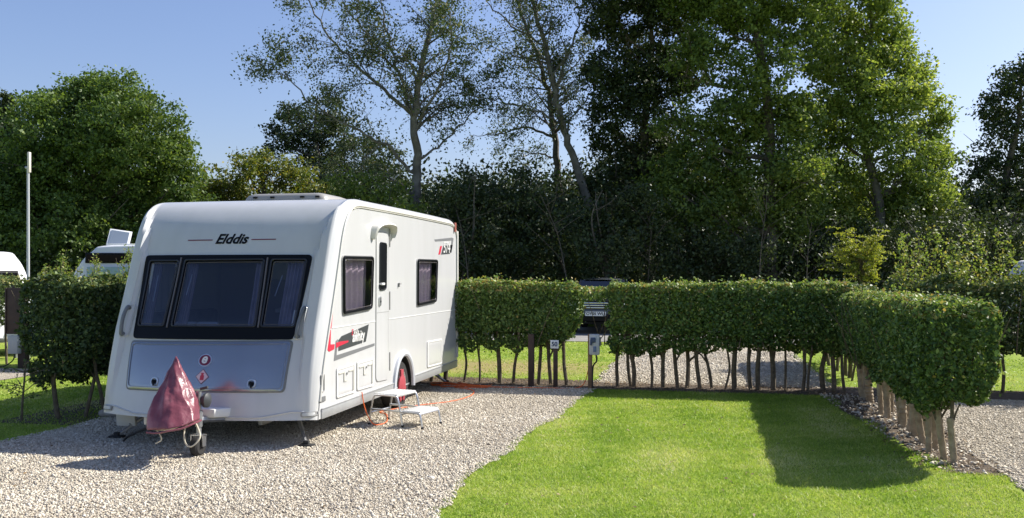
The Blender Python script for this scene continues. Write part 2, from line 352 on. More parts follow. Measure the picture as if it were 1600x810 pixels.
grass('lawn_grass', 'short mown lawn between the gravel pitch and the right hand hedge', (1.7, 6.9), (-4.2, 5.3), 5200,
      lambda x, y: (x > edge_r(y)-.05*np.random.default_rng(3).uniform(-.6, 1.2, len(x))) & (x < np.where(y > .1, 5.78+.09*(5.3-y), 6.72)+.12*np.sin(y*3)) & (y < 5.25), seed=21)
grass('lawn_grass', 'shaded grass on the far left beside the gravel pitch', (-10, -3.4), (-1.5, 6.2), 1700,
      lambda x, y: (x < edge_l(y)+.05) & (x > -7.6) , seed=22, wdt=.005)
grass('lawn_grass', 'grass behind the back hedge with a brown worn patch', (-3.5, 2.4), (6.2, 14.8), 900,
      lambda x, y: (x < 2.3) & (((x-.2)*.36)**2+((y-8.3)*.62)**2+.25*np.sin(x*3+y*5) > np.random.default_rng(5).uniform(-.8, 1.5, len(x))), seed=23, wdt=.005)
grass('lawn_grass', 'grass strip beyond the hedge trunks at the right edge', (6.0, 12), (6.2, 12), 600,
      lambda x, y: x > 6.0, seed=24, wdt=.005)
def litter(name, label, xr, yr, n, seed):
    r = np.random.default_rng(seed); P = np.stack([r.uniform(*xr, n), r.uniform(*yr, n), r.uniform(.012, .03, n)], 1)
    V, Fq = leafset(P, .035, np.array([0, 0, 1.]), 1.0, .6, r)
    o = arrays(name, V, Fq, M['litter'], attr=r.uniform(size=n)); tag(o, label, 'leaf litter', kind='stuff')
litter('leaf_litter', 'dry brown leaves on the soil along the back hedge', (-3, 6.2), (5.2, 6.2), 3500, 31)
litter('leaf_litter', 'dry leaves under the right hand hedge', (5.9, 6.8), (.0, 5.2), 1200, 32)

litter('leaf_litter', 'a few fallen leaves scattered over the lawn', (2.2, 6.0), (-3.5, 5), 170, 33)
litter('leaf_litter', 'a few fallen leaves scattered on the gravel around the caravan', (-3.2, 1.9), (-3.8, 5), 150, 34)

# ------------------------------------------------------------------ hedges
def hedge(label, x0, x1, y0, y1, z0, z1, dens, leaf, m, trunks, seed, lsize=.05, guards=False, tip=0, gap=None, wander=.035, tr=.034, rag=.19, name='hedge', shoots=0, shoot_h=.6, topround=.12, core=True):
    r = np.random.default_rng(seed); cx, cy = (x0+x1)/2, (y0+y1)/2
    t = thing(name, label, 'hedge', (cx, cy, 0))
    hx, hy, hz = (x1-x0)/2, (y1-y0)/2, (z1-z0)/2; zc = (z0+z1)/2
    faces = [('x', 4*hy*hz), ('X', 4*hy*hz), ('y', 4*hx*hz), ('Y', 4*hx*hz), ('Z', 4*hx*hy*1.4), ('z', 4*hx*hy*.6), ('v', 8*hx*hy*hz*1.6)]
    Ps = []; Ns = []
    for f, A in faces:
        n = int(A*dens); a = r.uniform(-1, 1, (n, 3)); nn = np.zeros((n, 3))
        if f != 'v':
            ax = 'xyz'.index(f.lower()); s = 1 if f.isupper() else -1
            dep = r.exponential(.055, n)-.035
            a[:, ax] = s; nn[:, ax] = s; P = a*[hx, hy, hz]
            P[:, ax] -= s*dep
        else: P = a*[hx*.85, hy*.85, hz*.85]; nn[:, 2] = .3
        Ps.append(P); Ns.append(nn)
    P = np.concatenate(Ps); nn = np.concatenate(Ns)
    # rounded shoulders: pull in where two coordinates are near their limit
    hh = np.array([hx, hy, hz]); q = np.clip((np.abs(P)-(hh-topround))/topround, 0, 1.3)
    l = np.linalg.norm(q, axis=1); k = np.where(l > 1, 1/np.maximum(l, 1e-6), 1)[:, None]
    P = np.sign(P)*np.where(q > 0, hh-topround+q*k*topround, np.abs(P))
    P += nn*(vnoise(P+[cx, cy, zc], 3.2, seed)*wander+vnoise(P+[cx, cy, zc], 11, seed+8)*.028+r.exponential(.022, len(P))*(r.uniform(size=len(P)) < (.10 if guards else .17)))[:, None]
    tp_ = np.clip((-hz*.25-P[:, 2])/(hz*.75), 0, 1); P[:, 0] *= 1-(.12*tp_ if hx > 1.5 else .26*tp_); P[:, 1] *= 1-(.05*tp_ if hy > 1.5 else .26*tp_)
    P[:, 2] += .02*vnoise(P+[cx, cy, 0], 1.1, seed+3)
    # ragged lower edge, hanging sprays around each stem
    low = P[:, 2] < -hz*.55
    P[low, 2] += (vnoise(P*[1, 1, 0]+[cx, cy, 0], 5.5, seed+1)*rag)[low]+.02
    keep = np.ones(len(P), bool)
    if gap is not None: keep = gap(P[:, 0]+cx, P[:, 1]+cy, P[:, 2]+zc)
    P = P[keep]; nn = nn[keep]
    up = np.zeros_like(nn); up[:, 2] = .35
    V, Fq = leafset(P+[0, 0, zc], lsize*1.15, nn+up, .32, .62, r)
    c = np.clip(r.normal(.38, .26, len(P))+tip*(P[:, 2] > hz-.13)+.1*vnoise(P, 2, seed+5), 0, 1)  # tip pales the uppermost leaves, putting the sunlit hedge top into colour
    arrays('foliage', V, Fq, m, t, attr=c)
    if shoots:
        pts = []
        for i in range(min(99, shoots)):
            b = MB(); p = np.array([r.uniform(-hx, hx), r.uniform(-hy, hy), z1-.1]); h = shoot_h*r.uniform(.3, 1)**1.2; d = np.array([r.normal(0, .12), r.normal(0, .12), 1]); pts = []
            b.tube([p, p+d*h*.5, p+d*h+[r.normal(0, .05), r.normal(0, .05), 0]], [.006, .004, .002], 4)
            for q_ in range(int(h*85)):
                u = r.uniform(0, 1)**.9; pts.append(p+d*h*u+r.normal(0, .028+.045*(1-u), 3))
            o = b.build('shoot', M['stem'], t); V, Fq = leafset(np.array(pts), lsize*1.05, rg=r); arrays('leaves', V, Fq, M['leaf_tip'], o, attr=r.uniform(size=len(pts)))
    # twigs inside the hedge
    b = MB(); nb = int((x1-x0+y1-y0)*9)
    for i in range(nb):
        p = np.array([r.uniform(-hx, hx)*.9, r.uniform(-hy, hy)*.9, z0+.02]); d = np.array([r.normal(0, .28), r.normal(0, .28), 1])
        b.tube([p, p+d*(z1-z0)*.45, p+d*(z1-z0)*.9+r.normal(0, .05, 3)], [.010, .007, .003], 4, False)
    b.build('twigs', M['stem'], t)
    for (tx, ty) in trunks:
        b = MB(); p = np.array([tx-cx, ty-cy, -.02]); ln = np.array([r.normal(0, .065), r.normal(0, .05), 0]); s = tr*r.uniform(.6, 1.4)
        top = z0+.35
        pts = [p, p+[0, 0, .03], p+ln*.4+[r.normal(0, .016), 0, top*.35], p+ln+[r.normal(0, .02), r.normal(0, .01), top*.7], p+ln*1.3+[0, 0, top]]
        pts = spline(pts, 4); rad = [s*(1.35 if i < 2 else 1)*(1-.35*i/len(pts)) for i in range(len(pts))]
        b.tube(pts, rad, 8)
        if r.uniform() < .6:
            q0 = pts[9]; q1 = q0+np.array([r.normal(0, .12), r.normal(0, .12), .22]); b.tube([q0, (q0+q1)/2+[0, 0, .02], q1], [s*.5, s*.4, s*.25], 6)
        o = b.build('trunk', M['stem'], t)
        if guards:
            g = MB(); gh = z0*r.uniform(.6, 1.05); gr = s*1.08+.005
            npt = 14; gp = [np.array(pts[0])+(np.array(pts[8])-np.array(pts[0]))*(i/npt*gh/max(.1, pts[8][2]))+[0, 0, .004] for i in range(npt+1)]
            g.tube(gp, [gr*(1+.16*(i % 2)+r.normal(0, .05)) for i in range(npt+1)], 12, False); g.tube([gp[0]+(gp[-1]-gp[0])*(q_/40)+np.array([math.cos(q_*.95), math.sin(q_*.95), 0])*gr*1.06 for q_ in range(41)], .006, 4); g.build('trunk_guard', M['guard'], o)
    return t
def row(a, b, n, jit, seed):
    r = np.random.default_rng(seed); return [(a[0]+(b[0]-a[0])*(i+.5)/n+r.normal(0, jit), a[1]+(b[1]-a[1])*(i+.5)/n+r.normal(0, jit*.7)) for i in range(n)]
# back hedge, left of the gap by the hook-up post (1.95 .. 2.45)
hedge('clipped green hedge on thin trunks directly behind the white caravan, left of the black car', -3.2, 2.02, 5.38, 6.12, .66, 1.68, 2300, 0, M['leaf_hedge'], row((-3.1, 5.7), (2.0, 5.7), 17, .05, 41), 41, tip=.34, lsize=.05)
hedge('long clipped hedge running from the black car to the corner at the right', 2.0, 6.35, 5.38, 6.12, .64, 1.68, 2300, 0, M['leaf_hedge'], row((2.55, 5.72), (6.3, 5.72), 20, .045, 42), 42, tip=.34, lsize=.05,
      gap=lambda x, y, z: (x > 2.52+.05*np.sin(z*23)) | ((z > 1.42+.04*np.sin(x*31)) & (z < 1.62)))
hedge('nearest hedge with dark shaded side, rounded end and pale guards around its trunks', 6.02, 6.70, .18, 5.35, .54, 1.555, 3500, 0, M['leaf_hedge'], row((6.36, .3), (6.42, 5.2), 19, .05, 43), 43, tip=.3, lsize=.042, guards=True, tr=.029, topround=.13, wander=.035)
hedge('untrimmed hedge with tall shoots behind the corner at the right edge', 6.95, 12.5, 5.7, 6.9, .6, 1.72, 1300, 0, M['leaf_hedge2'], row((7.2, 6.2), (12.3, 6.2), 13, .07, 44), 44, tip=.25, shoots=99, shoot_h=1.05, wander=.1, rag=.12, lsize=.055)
hedge('hedge between two far gravel pitches, seen past the corner of the back hedge', 6.15, 6.95, 6.95, 10.9, .6, 1.60, 1000, 0, M['leaf_hedge2'], row((6.55, 7.1), (6.55, 10.8), 10, .05, 45), 45, tip=.2, lsize=.06)
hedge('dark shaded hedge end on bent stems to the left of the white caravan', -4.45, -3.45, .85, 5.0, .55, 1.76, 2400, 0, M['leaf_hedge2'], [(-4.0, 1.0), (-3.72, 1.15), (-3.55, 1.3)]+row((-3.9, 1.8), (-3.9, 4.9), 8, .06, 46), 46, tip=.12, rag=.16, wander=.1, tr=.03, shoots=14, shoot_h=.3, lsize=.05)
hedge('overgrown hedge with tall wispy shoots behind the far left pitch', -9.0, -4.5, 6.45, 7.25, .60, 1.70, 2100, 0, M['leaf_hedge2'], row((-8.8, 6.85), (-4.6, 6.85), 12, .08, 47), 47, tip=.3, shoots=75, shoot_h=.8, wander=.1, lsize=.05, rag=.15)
hedge('piece of hedge on short pale stems at the left edge below the curved caravan', -12.5, -9.6, 6.2, 7.0, .75, 1.75, 900, 0, M['leaf_hedge2'], row((-12.3, 6.6), (-9.6, 6.6), 8, .08, 48), 48, tip=.3, wander=.08, lsize=.05)
# spindly seedling beside the left hedge
def seedling(loc, label, seed):
    r = np.random.default_rng(seed); t = thing('sapling', label, 'sapling', loc); b = MB(); b.tube(spline([(0, 0, -.02), (.02, 0, .3), (.05, .02, .75)], 5), [.018-.001*i for i in range(11)], 7); pts = []
    for i in range(16):
        z = r.uniform(.2, .7); a = r.uniform(0, 6.28); e = np.array([math.cos(a)*.32, math.sin(a)*.32, r.uniform(.02, .25)])*r.uniform(.5, 1.1); p = np.array([.03, 0, z]); b.tube([p, p+e*.5+[0, 0, .02], p+e], [.006, .004, .002], 5)
        for k in range(9): pts.append(p+e*r.uniform(.3, 1)+r.normal(0, .02, 3))
    b.build('trunk', M['stem'], t); V, Fq = leafset(np.array(pts), .045, rg=r); arrays('foliage', V, Fq, M['leaf_hedge2'], t, attr=r.uniform(size=len(pts)))
seedling((-4.32, .75, 0), 'spindly leafless looking sapling in front of the left hedge end', 51)

# ------------------------------------------------------------------ trees
def lobes_tree(name, label, d, lobes, m, bark, base_px, seed, void=-.22, dens=1.0, leaf=.16, cl=.37, per=50, depth=.8, group=None, trunk_r=.28, limbs=True, multi=1, hollow=.55, tpts=None):
    r = np.random.default_rng(seed); b0 = gnd(base_px, d); t = thing(name, label, 'tree' if 'tree' in name else 'shrub', b0, group)
    mpp = d/F; Cs = []; Pall = []; Bias = []
    ys = [l[1] for l in lobes]
    for (px, py, rr) in lobes:
        rm = rr*mpp; c = at(px, py, d+r.uniform(-1, 1)*depth*rm)-b0; Cs.append((c, rm))
        n = max(6, int(dens*1.55*4*math.pi*rm*rm/(math.pi*cl*cl)*.95)); q = r.normal(size=(n, 3)); q /= np.linalg.norm(q, axis=1, keepdims=True)
        rad = rm*(hollow+(1.08-hollow)*r.uniform(0, 1, (n, 1))**.6); cc = c+q*rad*[1, 1, .95]; kp = (cc[:, 2] > .3) & ((vnoise(cc+b0, 1.5, seed+9) > void) | (r.uniform(size=len(cc)) < .2)); cc = cc[kp]; q = q[kp]; ni = int(len(cc)*.3); qi = r.normal(size=(ni, 3)); qi /= np.linalg.norm(qi, axis=1, keepdims=True); ci = c+qi*rm*r.uniform(0, .6, (ni, 1)); ok = ci[:, 2] > .3; cc = np.concatenate([cc, ci[ok]]); q = np.concatenate([q, qi[ok]])
        k = r.poisson(per, len(cc))+3; idx = np.repeat(np.arange(len(cc)), k)
        P = cc[idx]+r.normal(size=(len(idx), 3))*cl*.5*np.array([1.05, 1.05, .7]); Pall.append(P); Bias.append(q[idx]*.4+[0, 0, .5])
    P = np.concatenate(Pall); V, Fq = leafset(P, leaf, np.concatenate(Bias), .35, .6, r)
    arrays('crown', V, Fq, m, t, attr=np.clip(r.normal(.42, .2, len(P))+.14*vnoise(P, .9, seed)+.10*vnoise(P, 2.6, seed+2), 0, 1))
    b = MB(); top = max(c[2] for c, _ in Cs)
    for k in range(multi):
        off = np.array([r.normal(0, .5), r.normal(0, .4), 0])*(k > 0)
        if tpts and k == 0: tp = [at(x, y, d)-b0 for x, y in tpts]; tp[0][2] = -.1
        else: tp = [np.array([0, 0, -.1])+off]+[np.array([r.normal(0, .18), r.normal(0, .18), top*f])+off*(1+f) for f in (.3, .55, .8, 1.0)]
        sp = spline(tp, 5); n = len(sp); b.tube(sp, [trunk_r*(1-.88*i/(n-1)) for i in range(n)], 9)
        if limbs:
            for c, rm in Cs:
                if r.uniform() < 1/multi+.25:
                    z = max(.8, c[2]-rm*.9-np.linalg.norm(c[:2])*.5); z = min(z, top*.9); i = min(n-2, max(1, int(z/top*(n-1)))); s = np.array(sp[i])
                    e = c+r.normal(0, rm*.25, 3); mid = (s+e)/2+[0, 0, -.12*np.linalg.norm(e-s)+.1]; rr0 = trunk_r*(1-.88*i/n)*.55
                    lp = spline([s, mid, e], 5); b.tube(lp, [rr0*(1-.85*j/(len(lp)-1)) for j in range(len(lp))], 6, False)
                    for q in range(4):
                        s2 = np.array(lp[r.integers(3, len(lp))]); e2 = c+r.normal(size=3)*rm*.55; b.tube([s2, (s2+e2)/2+r.normal(0, .12, 3), e2], [rr0*.35, rr0*.22, rr0*.08], 5, False)
    b.build('trunk', bark, t); return t

def open_tree(name, label, d, limbs, m, bark, base_px, seed, leaf=.13, per=26, sub=9, sublen=.42, spread=.30, trunk_r=.2, group=None, keepf=1.0, sub2=4):
    "limbs: list of (start radius, [(px,py,ddepth)...]); twigs and leaves grow along them"
    r = np.random.default_rng(seed); b0 = gnd(base_px, d); t = thing(name, label, 'tree', b0, group); b = MB(); pts = []
    def leaves(a, e, n):
        u = r.uniform(.25, 1.08, n)[:, None]; pts.append(a+(e-a)*u+r.normal(size=(n, 3))*spread*np.array([1, 1, .8])*(.4+.6*u))
    for li, (r0, pl) in enumerate(limbs):
        P = [at(x, y, d+dd)-b0 for x, y, dd in pl]; sp = [np.array(q) for q in spline(P, 6)]; n = len(sp)
        for i in range(1, n-1): sp[i] = sp[i]+r.normal(0, .04, 3)
        r0 *= 1 if li == 0 else .7
        b.tube(sp, [max(.012, r0*(1-.88*i/(n-1))) for i in range(n)], 8)
        tot = sum(np.linalg.norm(sp[i+1]-sp[i]) for i in range(n-1)); ns = int(sub*tot/4)
        for k in range(ns):
            u = r.uniform(.38 if li == 0 else .18, 1); i = min(n-2, int(u*(n-1))); s = sp[i]; dv = sp[i+1]-sp[i]; dv /= np.linalg.norm(dv)+1e-9
            w_ = r.normal(size=3); w_ -= dv*(w_@dv); w_ /= np.linalg.norm(w_); dirv = dv*.55+w_*.8+[0, 0, .15]; dirv /= np.linalg.norm(dirv)
            ll = sublen*(1.25-u)*r.uniform(.5, 1.2)*min(4.5, tot*.6)+.35; e = s+dirv*ll; e[2] -= .08*ll; rb = max(.012, r0*(1-.85*u)*.42)
            md = (s+e)/2+r.normal(0, .08*ll, 3)*.7; md[2] += .06*ll; lp = [np.array(q) for q in spline([s, md, e], 4)]
            b.tube(lp, [rb*(1-.8*j/(len(lp)-1)) for j in range(len(lp))], 5, False)
            for q in range(sub2+int(ll*1.6)):
                s2 = lp[r.integers(3, len(lp))]; w2 = r.normal(size=3); w2 /= np.linalg.norm(w2); d2 = dirv*.6+w2; d2 /= np.linalg.norm(d2); l2 = ll*r.uniform(.2, .5)+.12; e2 = s2+d2*l2; e2[2] -= .1*l2
                b.tube([s2, (s2+e2)/2+r.normal(0, .03, 3), e2], [rb*.3+.003, rb*.2+.003, .003], 4, False)
                if r.uniform() < keepf: leaves(s2, e2, r.poisson(per))
    b.build('trunk', bark, t); P = np.concatenate(pts); V, Fq = leafset(P, leaf, None, rg=r); arrays('crown', V, Fq, m, t, attr=np.clip(r.normal(.45, .25, len(P)), 0, 1)); return t

lobes_tree('broadleaf_tree', 'large round bright green tree filling the left sky behind the lamp pole', 34,
    [(150, 190, 78), (85, 215, 66), (205, 215, 76), (150, 290, 105), (60, 300, 80), (238, 285, 62), (272, 245, 34), (118, 145, 34), (185, 150, 40), (150, 138, 26), (20, 290, 62), (100, 385, 85), (215, 380, 80), (288, 310, 36), (20, 385, 80), (-40, 340, 80), (262, 220, 26), (300, 275, 20), (225, 165, 22), (60, 170, 24), (300, 380, 50)],
    M['leaf_ash'], M['bark'], 140, 101, dens=1.25, leaf=.14, per=50, void=-.5)
lobes_tree('broadleaf_tree', 'pointed dark tree at the left edge behind the round bright one', 43,
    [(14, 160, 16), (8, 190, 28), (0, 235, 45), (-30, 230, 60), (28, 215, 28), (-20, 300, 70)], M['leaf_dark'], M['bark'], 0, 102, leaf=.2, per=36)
lobes_tree('broadleaf_tree', 'low yellow and olive tree above the front of the caravan roof', 38,
    [(345, 290, 32), (385, 272, 32), (425, 265, 27), (460, 275, 32), (488, 300, 28), (355, 335, 48), (425, 325, 52), (485, 345, 45), (330, 310, 28), (400, 250, 16), (310, 360, 40), (400, 385, 50)],
    M['leaf_yellow'], M['bark'], 410, 103, leaf=.15, per=44)
lobes_tree('broadleaf_tree', 'dark green tree behind the leaning pale limb, right of the yellow tree', 45,
    [(470, 205, 34), (436, 225, 22), (505, 185, 36), (535, 225, 44), (480, 250, 40), (425, 205, 12), (540, 290, 55), (500, 150, 18), (450, 175, 18), (590, 265, 50)],
    M['leaf_dark'], M['bark'], 500, 104, dens=.8, leaf=.17, per=34)
open_tree('birch_tree', 'open pale trunked tree with a forked crown standing behind the caravan roof', 33,
    [(.22, [(655, 440, 0), (652, 330, 0), (652, 250, 0), (648, 185, 0), (662, 90, .2), (684, 0, .4), (700, -90, .5), (705, -190, .5)]),
     (.12, [(648, 200, 0), (632, 140, .3), (612, 80, .6), (596, 10, .8), (585, -80, 1)]),
     (.10, [(650, 275, 0), (612, 235, -.4), (560, 205, -.8), (500, 170, -1.2), (450, 125, -1.6), (412, 92, -2)]),
     (.11, [(646, 180, 0), (600, 140, 0), (550, 95, .4), (505, 45, .8), (470, -20, 1.2), (440, -60, 1.2)]),
     (.09, [(655, 185, 0), (690, 125, -.6), (705, 60, -1), (700, -20, -1)]),
     (.07, [(655, 250, 0), (700, 215, .6), (745, 170, 1), (770, 120, 1)]),
     (.07, [(650, 310, 0), (610, 280, .8), (560, 262, 1.5), (515, 250, 2)]),
     (.07, [(620, 110, .5), (580, 60, .2), (540, 10, 0), (500, -60, 0)])],
    M['leaf_birch'], M['bark_pale'], 655, 105, leaf=.11, per=29, sub=12, spread=.22)
open_tree('birch_tree', 'slender pale tree with thin high foliage, left of the dense dark crown', 35,
    [(.2, [(955, 440, 0), (930, 360, 0), (908, 280, 0), (885, 215, 0), (868, 150, 0), (850, 70, 0), (832, 0, 0), (815, -100, 0), (800, -190, 0)]),
     (.10, [(868, 150, 0), (886, 90, .5), (905, 30, 1), (915, -60, 1)]),
     (.08, [(880, 195, 0), (840, 175, -.6), (790, 160, -1), (735, 150, -1.4), (700, 140, -1.6)]),
     (.07, [(850, 70, 0), (800, 40, 0), (760, 0, .4), (730, -60, .6)]),
     (.06, [(855, 100, 0), (820, 90, .5), (785, 82, 1), (745, 60, 1.3)])],
    M['leaf_birch'], M['bark_pale'], 955, 106, leaf=.11, per=22, sub=12, spread=.24)
open_tree('birch_tree', 'darker slender tree crossing just left of the pale one', 38,
    [(.2, [(880, 440, 0), (876, 350, 0), (870, 270, 0), (865, 200, 0), (853, 130, 0), (830, 60, 0), (800, -20, 0), (780, -120, 0)]),
     (.09, [(865, 215, 0), (825, 200, .5), (780, 210, 1), (735, 215, 1.6)]),
     (.08, [(858, 160, 0), (890, 110, .5), (930, 70, 1)]),
     (.06, [(868, 250, 0), (835, 240, .5), (800, 255, 1)])],
    M['leaf_birch'], M['bark'], 880, 107, leaf=.11, per=20, sub=12, spread=.24)
lobes_tree('broadleaf_tree', 'dense very dark tree right of the slender pale trunks', 36,
    [(985, 60, 62), (960, 130, 50), (1010, 150, 66), (940, 20, 34), (1040, 20, 60), (990, 230, 60), (950, 200, 36), (1040, 240, 60), (1000, -60, 80), (930, 95, 24), (960, 290, 42), (1060, 110, 50)],
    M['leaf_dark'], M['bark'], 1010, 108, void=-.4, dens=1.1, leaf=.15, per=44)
lobes_tree('broadleaf_tree', 'towering green tree in the centre right with a thick bare trunk showing', 33,
    [(1140, 40, 70), (1090, 90, 46), (1180, 110, 60), (1230, 60, 60), (1120, 170, 60), (1170, 210, 52), (1240, 190, 48), (1110, 260, 62), (1180, 300, 60), (1060, 330, 50), (1250, 270, 50), (1060, 200, 36), (1150, -60, 100), (1080, -20, 50), (1250, -40, 80), (1110, 340, 44), (1230, 340, 55), (1040, 280, 36)],
    M['leaf_oak'], M['bark'], 1203, 109, void=-.36, dens=1.2, leaf=.15, per=44, trunk_r=.30, tpts=[(1203, 512), (1203, 330), (1202, 200), (1190, 90), (1170, -20), (1160, -110)])
lobes_tree('poplar_tree', 'tall bright sunlit tree with a ragged right edge against the sky', 35,
    [(1330, 30, 56), (1290, 90, 48), (1375, 90, 48), (1330, 130, 52), (1400, 140, 44), (1440, 150, 32), (1445, 205, 34), (1290, 190, 50), (1370, 210, 54), (1430, 260, 44), (1465, 250, 28), (1310, 270, 56), (1390, 310, 54), (1450, 320, 44), (1400, 60, 26), (1380, 10, 30), (1330, -50, 60), (1440, 105, 20), (1415, 100, 18), (1470, 185, 16), (1300, 350, 50), (1480, 300, 24), (1270, 20, 40)],
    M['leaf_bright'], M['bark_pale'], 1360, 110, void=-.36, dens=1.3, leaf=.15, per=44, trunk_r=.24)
lobes_tree('broadleaf_tree', 'grey green tree cut off by the right edge, beyond the sky gap', 38,
    [(1580, 140, 34), (1545, 180, 30), (1610, 190, 60), (1560, 235, 44), (1530, 270, 28), (1600, 290, 60), (1550, 320, 40), (1515, 340, 30), (1640, 120, 50), (1590, 115, 16)],
    M['leaf_dark'], M['bark'], 1590, 111, dens=.9, leaf=.15, per=40)
# understorey
US = [(560, 330, [(555, 300, 42), (600, 320, 44), (530, 345, 40), (580, 370, 50), (630, 350, 40)], 'leaf_oak', 'dark green bush just behind the caravan roof, left of the pale trunk'),
      (735, 340, [(730, 300, 44), (700, 330, 40), (760, 330, 46), (735, 375, 50), (700, 390, 45), (775, 395, 50), (720, 262, 20)], 'leaf_dark', 'dark rounded bush right of the pale trunk, behind the end of the caravan'),
      (835, 350, [(820, 305, 40), (860, 330, 42), (830, 370, 50), (880, 385, 45), (800, 350, 36), (815, 270, 18)], 'leaf_dark', 'dark bush at the foot of the slender trees, above the black car'),
      (960, 350, [(930, 340, 40), (975, 345, 46), (1015, 370, 50), (945, 390, 46), (900, 350, 30), (985, 300, 30)], 'leaf_dark', 'shaded bush under the dense very dark tree'),
      (1110, 380, [(1085, 385, 46), (1130, 400, 46), (1170, 390, 46), (1060, 410, 40)], 'leaf_dark', 'low dark bush at the foot of the towering tree'),
      (1260, 390, [(1240, 395, 46), (1290, 400, 46), (1210, 410, 40), (1340, 385, 46)], 'leaf_dark', 'low dark bush behind the small yellow tree'),
      (1420, 380, [(1400, 385, 46), (1450, 380, 44), (1490, 370, 44), (1470, 410, 40), (1425, 345, 26)], 'leaf_dark', 'shaded bush under the tall sunlit tree'),
      (1550, 390, [(1530, 380, 40), (1575, 375, 44), (1610, 385, 44), (1550, 410, 40), (1500, 340, 24)], 'leaf_dark', 'dark bush under the tree at the right edge'),
      (330, 400, [(300, 400, 44), (345, 405, 42), (250, 410, 40), (380, 400, 40)], 'leaf_dark', 'dark bush below the yellow tree behind the caravan front')]
for i, (bx, _, lb, mm, lab) in enumerate(US):
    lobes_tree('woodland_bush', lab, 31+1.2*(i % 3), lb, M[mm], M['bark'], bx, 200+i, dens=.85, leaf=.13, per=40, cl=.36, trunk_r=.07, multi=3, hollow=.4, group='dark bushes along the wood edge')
# bare leaning stems in front of the wood
def stem(px, d, top, lean, r0, lab, seed):
    r = np.random.default_rng(seed); b0 = gnd(px, d); t = thing('bare_tree', lab, 'tree', b0); b = MB()
    P = [np.array([0, 0, -.1]), np.array([lean[0]*.3, .0, top*.35]), np.array([lean[0]*.55, .1, top*.7]), np.array([lean[0], .2, top])]; sp = spline(P, 5); n = len(sp); b.tube(sp, [r0*.55*(1-.75*i/(n-1)) for i in range(n)], 7); tip = []
    for k in range(9):
        i = r.integers(5, n-1); s = np.array(sp[i]); e = s+np.array([r.normal(0, .7), r.normal(0, .5), r.uniform(.3, 1.3)]); b.tube([s, (s+e)/2+r.normal(0, .08, 3), e], [r0*.22, r0*.15, .006], 5, False); tip.append(e+r.normal(0, .16, (26, 3)))
    b.build('trunk', M['bark'], t); P = np.concatenate(tip); V, Fq = leafset(P, .11, rg=r); arrays('crown', V, Fq, M['leaf_dark'], t, attr=r.uniform(size=len(P)))
for k, (px, top, ln, r0, lab) in enumerate([(742, 4.0, -.7, .05, 'thin pale stem leaning left in the dark wood beside the caravan end'), (905, 4.6, -1.4, .06, 'crooked bare stem leaning left above the black car'),
    (1180, 4.2, .4, .05, 'thin upright stem in the dark wood below the towering trunk'), (1255, 3.6, .3, .045, 'faint thin stem in the shade, left of the small yellow tree'), (1008, 4.0, .3, .05, 'thin bare stem under the dense dark crown'), (1480, 3.8, -.6, .05, 'thin leaning stem in shade near the right edge of the wood')]):
    stem(px, 29.6+.3*k, top, (ln,), r0, lab, 300+k)
# the mass of the wood behind
def woodland():
    r = np.random.default_rng(400); n = 3600; px = r.uniform(-120, 1760, n); d = r.uniform(36, 52, n)
    top = np.interp(px, [-120, 300, 330, 500, 560, 700, 900, 1000, 1500, 1760], [250, 330, 330, 310, 272, 262, 262, 230, 300, 300]); py = top+(500-top)*r.uniform(0, 1, n)**.9
    C = CAM+FW*d[:, None]+RT*((px-800)/F*d)[:, None]; C[:, 2] = CAM[2]-(py-HZ)/F*38*(.9+.2*r.uniform(size=n)); C = C[C[:, 2] > .1]
    k = r.poisson(60, len(C)); k = k+18; idx = np.repeat(np.arange(len(C)), k); P = C[idx]+r.normal(size=(len(idx), 3))*[.55, .55, .4]
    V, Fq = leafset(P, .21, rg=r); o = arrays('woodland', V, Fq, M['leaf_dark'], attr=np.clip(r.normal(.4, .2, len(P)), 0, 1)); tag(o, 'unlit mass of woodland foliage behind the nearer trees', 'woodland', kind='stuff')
woodland()
def backdrop():
    r = np.random.default_rng(402); n = 2600; px = r.uniform(-160, 1800, n); d = r.uniform(53, 66, n)
    C = CAM+FW*d[:, None]+RT*((px-800)/F*d)[:, None]; C[:, 2] = r.uniform(.2, 1, n)*6.6
    k = r.poisson(46, n); idx = np.repeat(np.arange(n), k); P = C[idx]+r.normal(size=(len(idx), 3))*[1.0, 1.0, .7]
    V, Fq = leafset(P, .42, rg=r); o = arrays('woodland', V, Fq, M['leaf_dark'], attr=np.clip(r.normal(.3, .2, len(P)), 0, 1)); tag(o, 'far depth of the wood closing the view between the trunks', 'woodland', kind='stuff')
backdrop()
def under():
    r = np.random.default_rng(401); n = 2600; px = r.uniform(-120, 1760, n); d = r.uniform(30.5, 37, n)
    C = CAM+FW*d[:, None]+RT*((px-800)/F*d)[:, None]; C[:, 2] = r.uniform(0, 1, n)**1.2*2.9
    k = r.poisson(34, n); idx = np.repeat(np.arange(n), k); P = C[idx]+r.normal(size=(len(idx), 3))*[.42, .42, .3]
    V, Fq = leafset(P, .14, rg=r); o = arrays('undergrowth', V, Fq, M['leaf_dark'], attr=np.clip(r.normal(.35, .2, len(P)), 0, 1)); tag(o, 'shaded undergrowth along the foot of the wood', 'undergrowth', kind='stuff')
under()
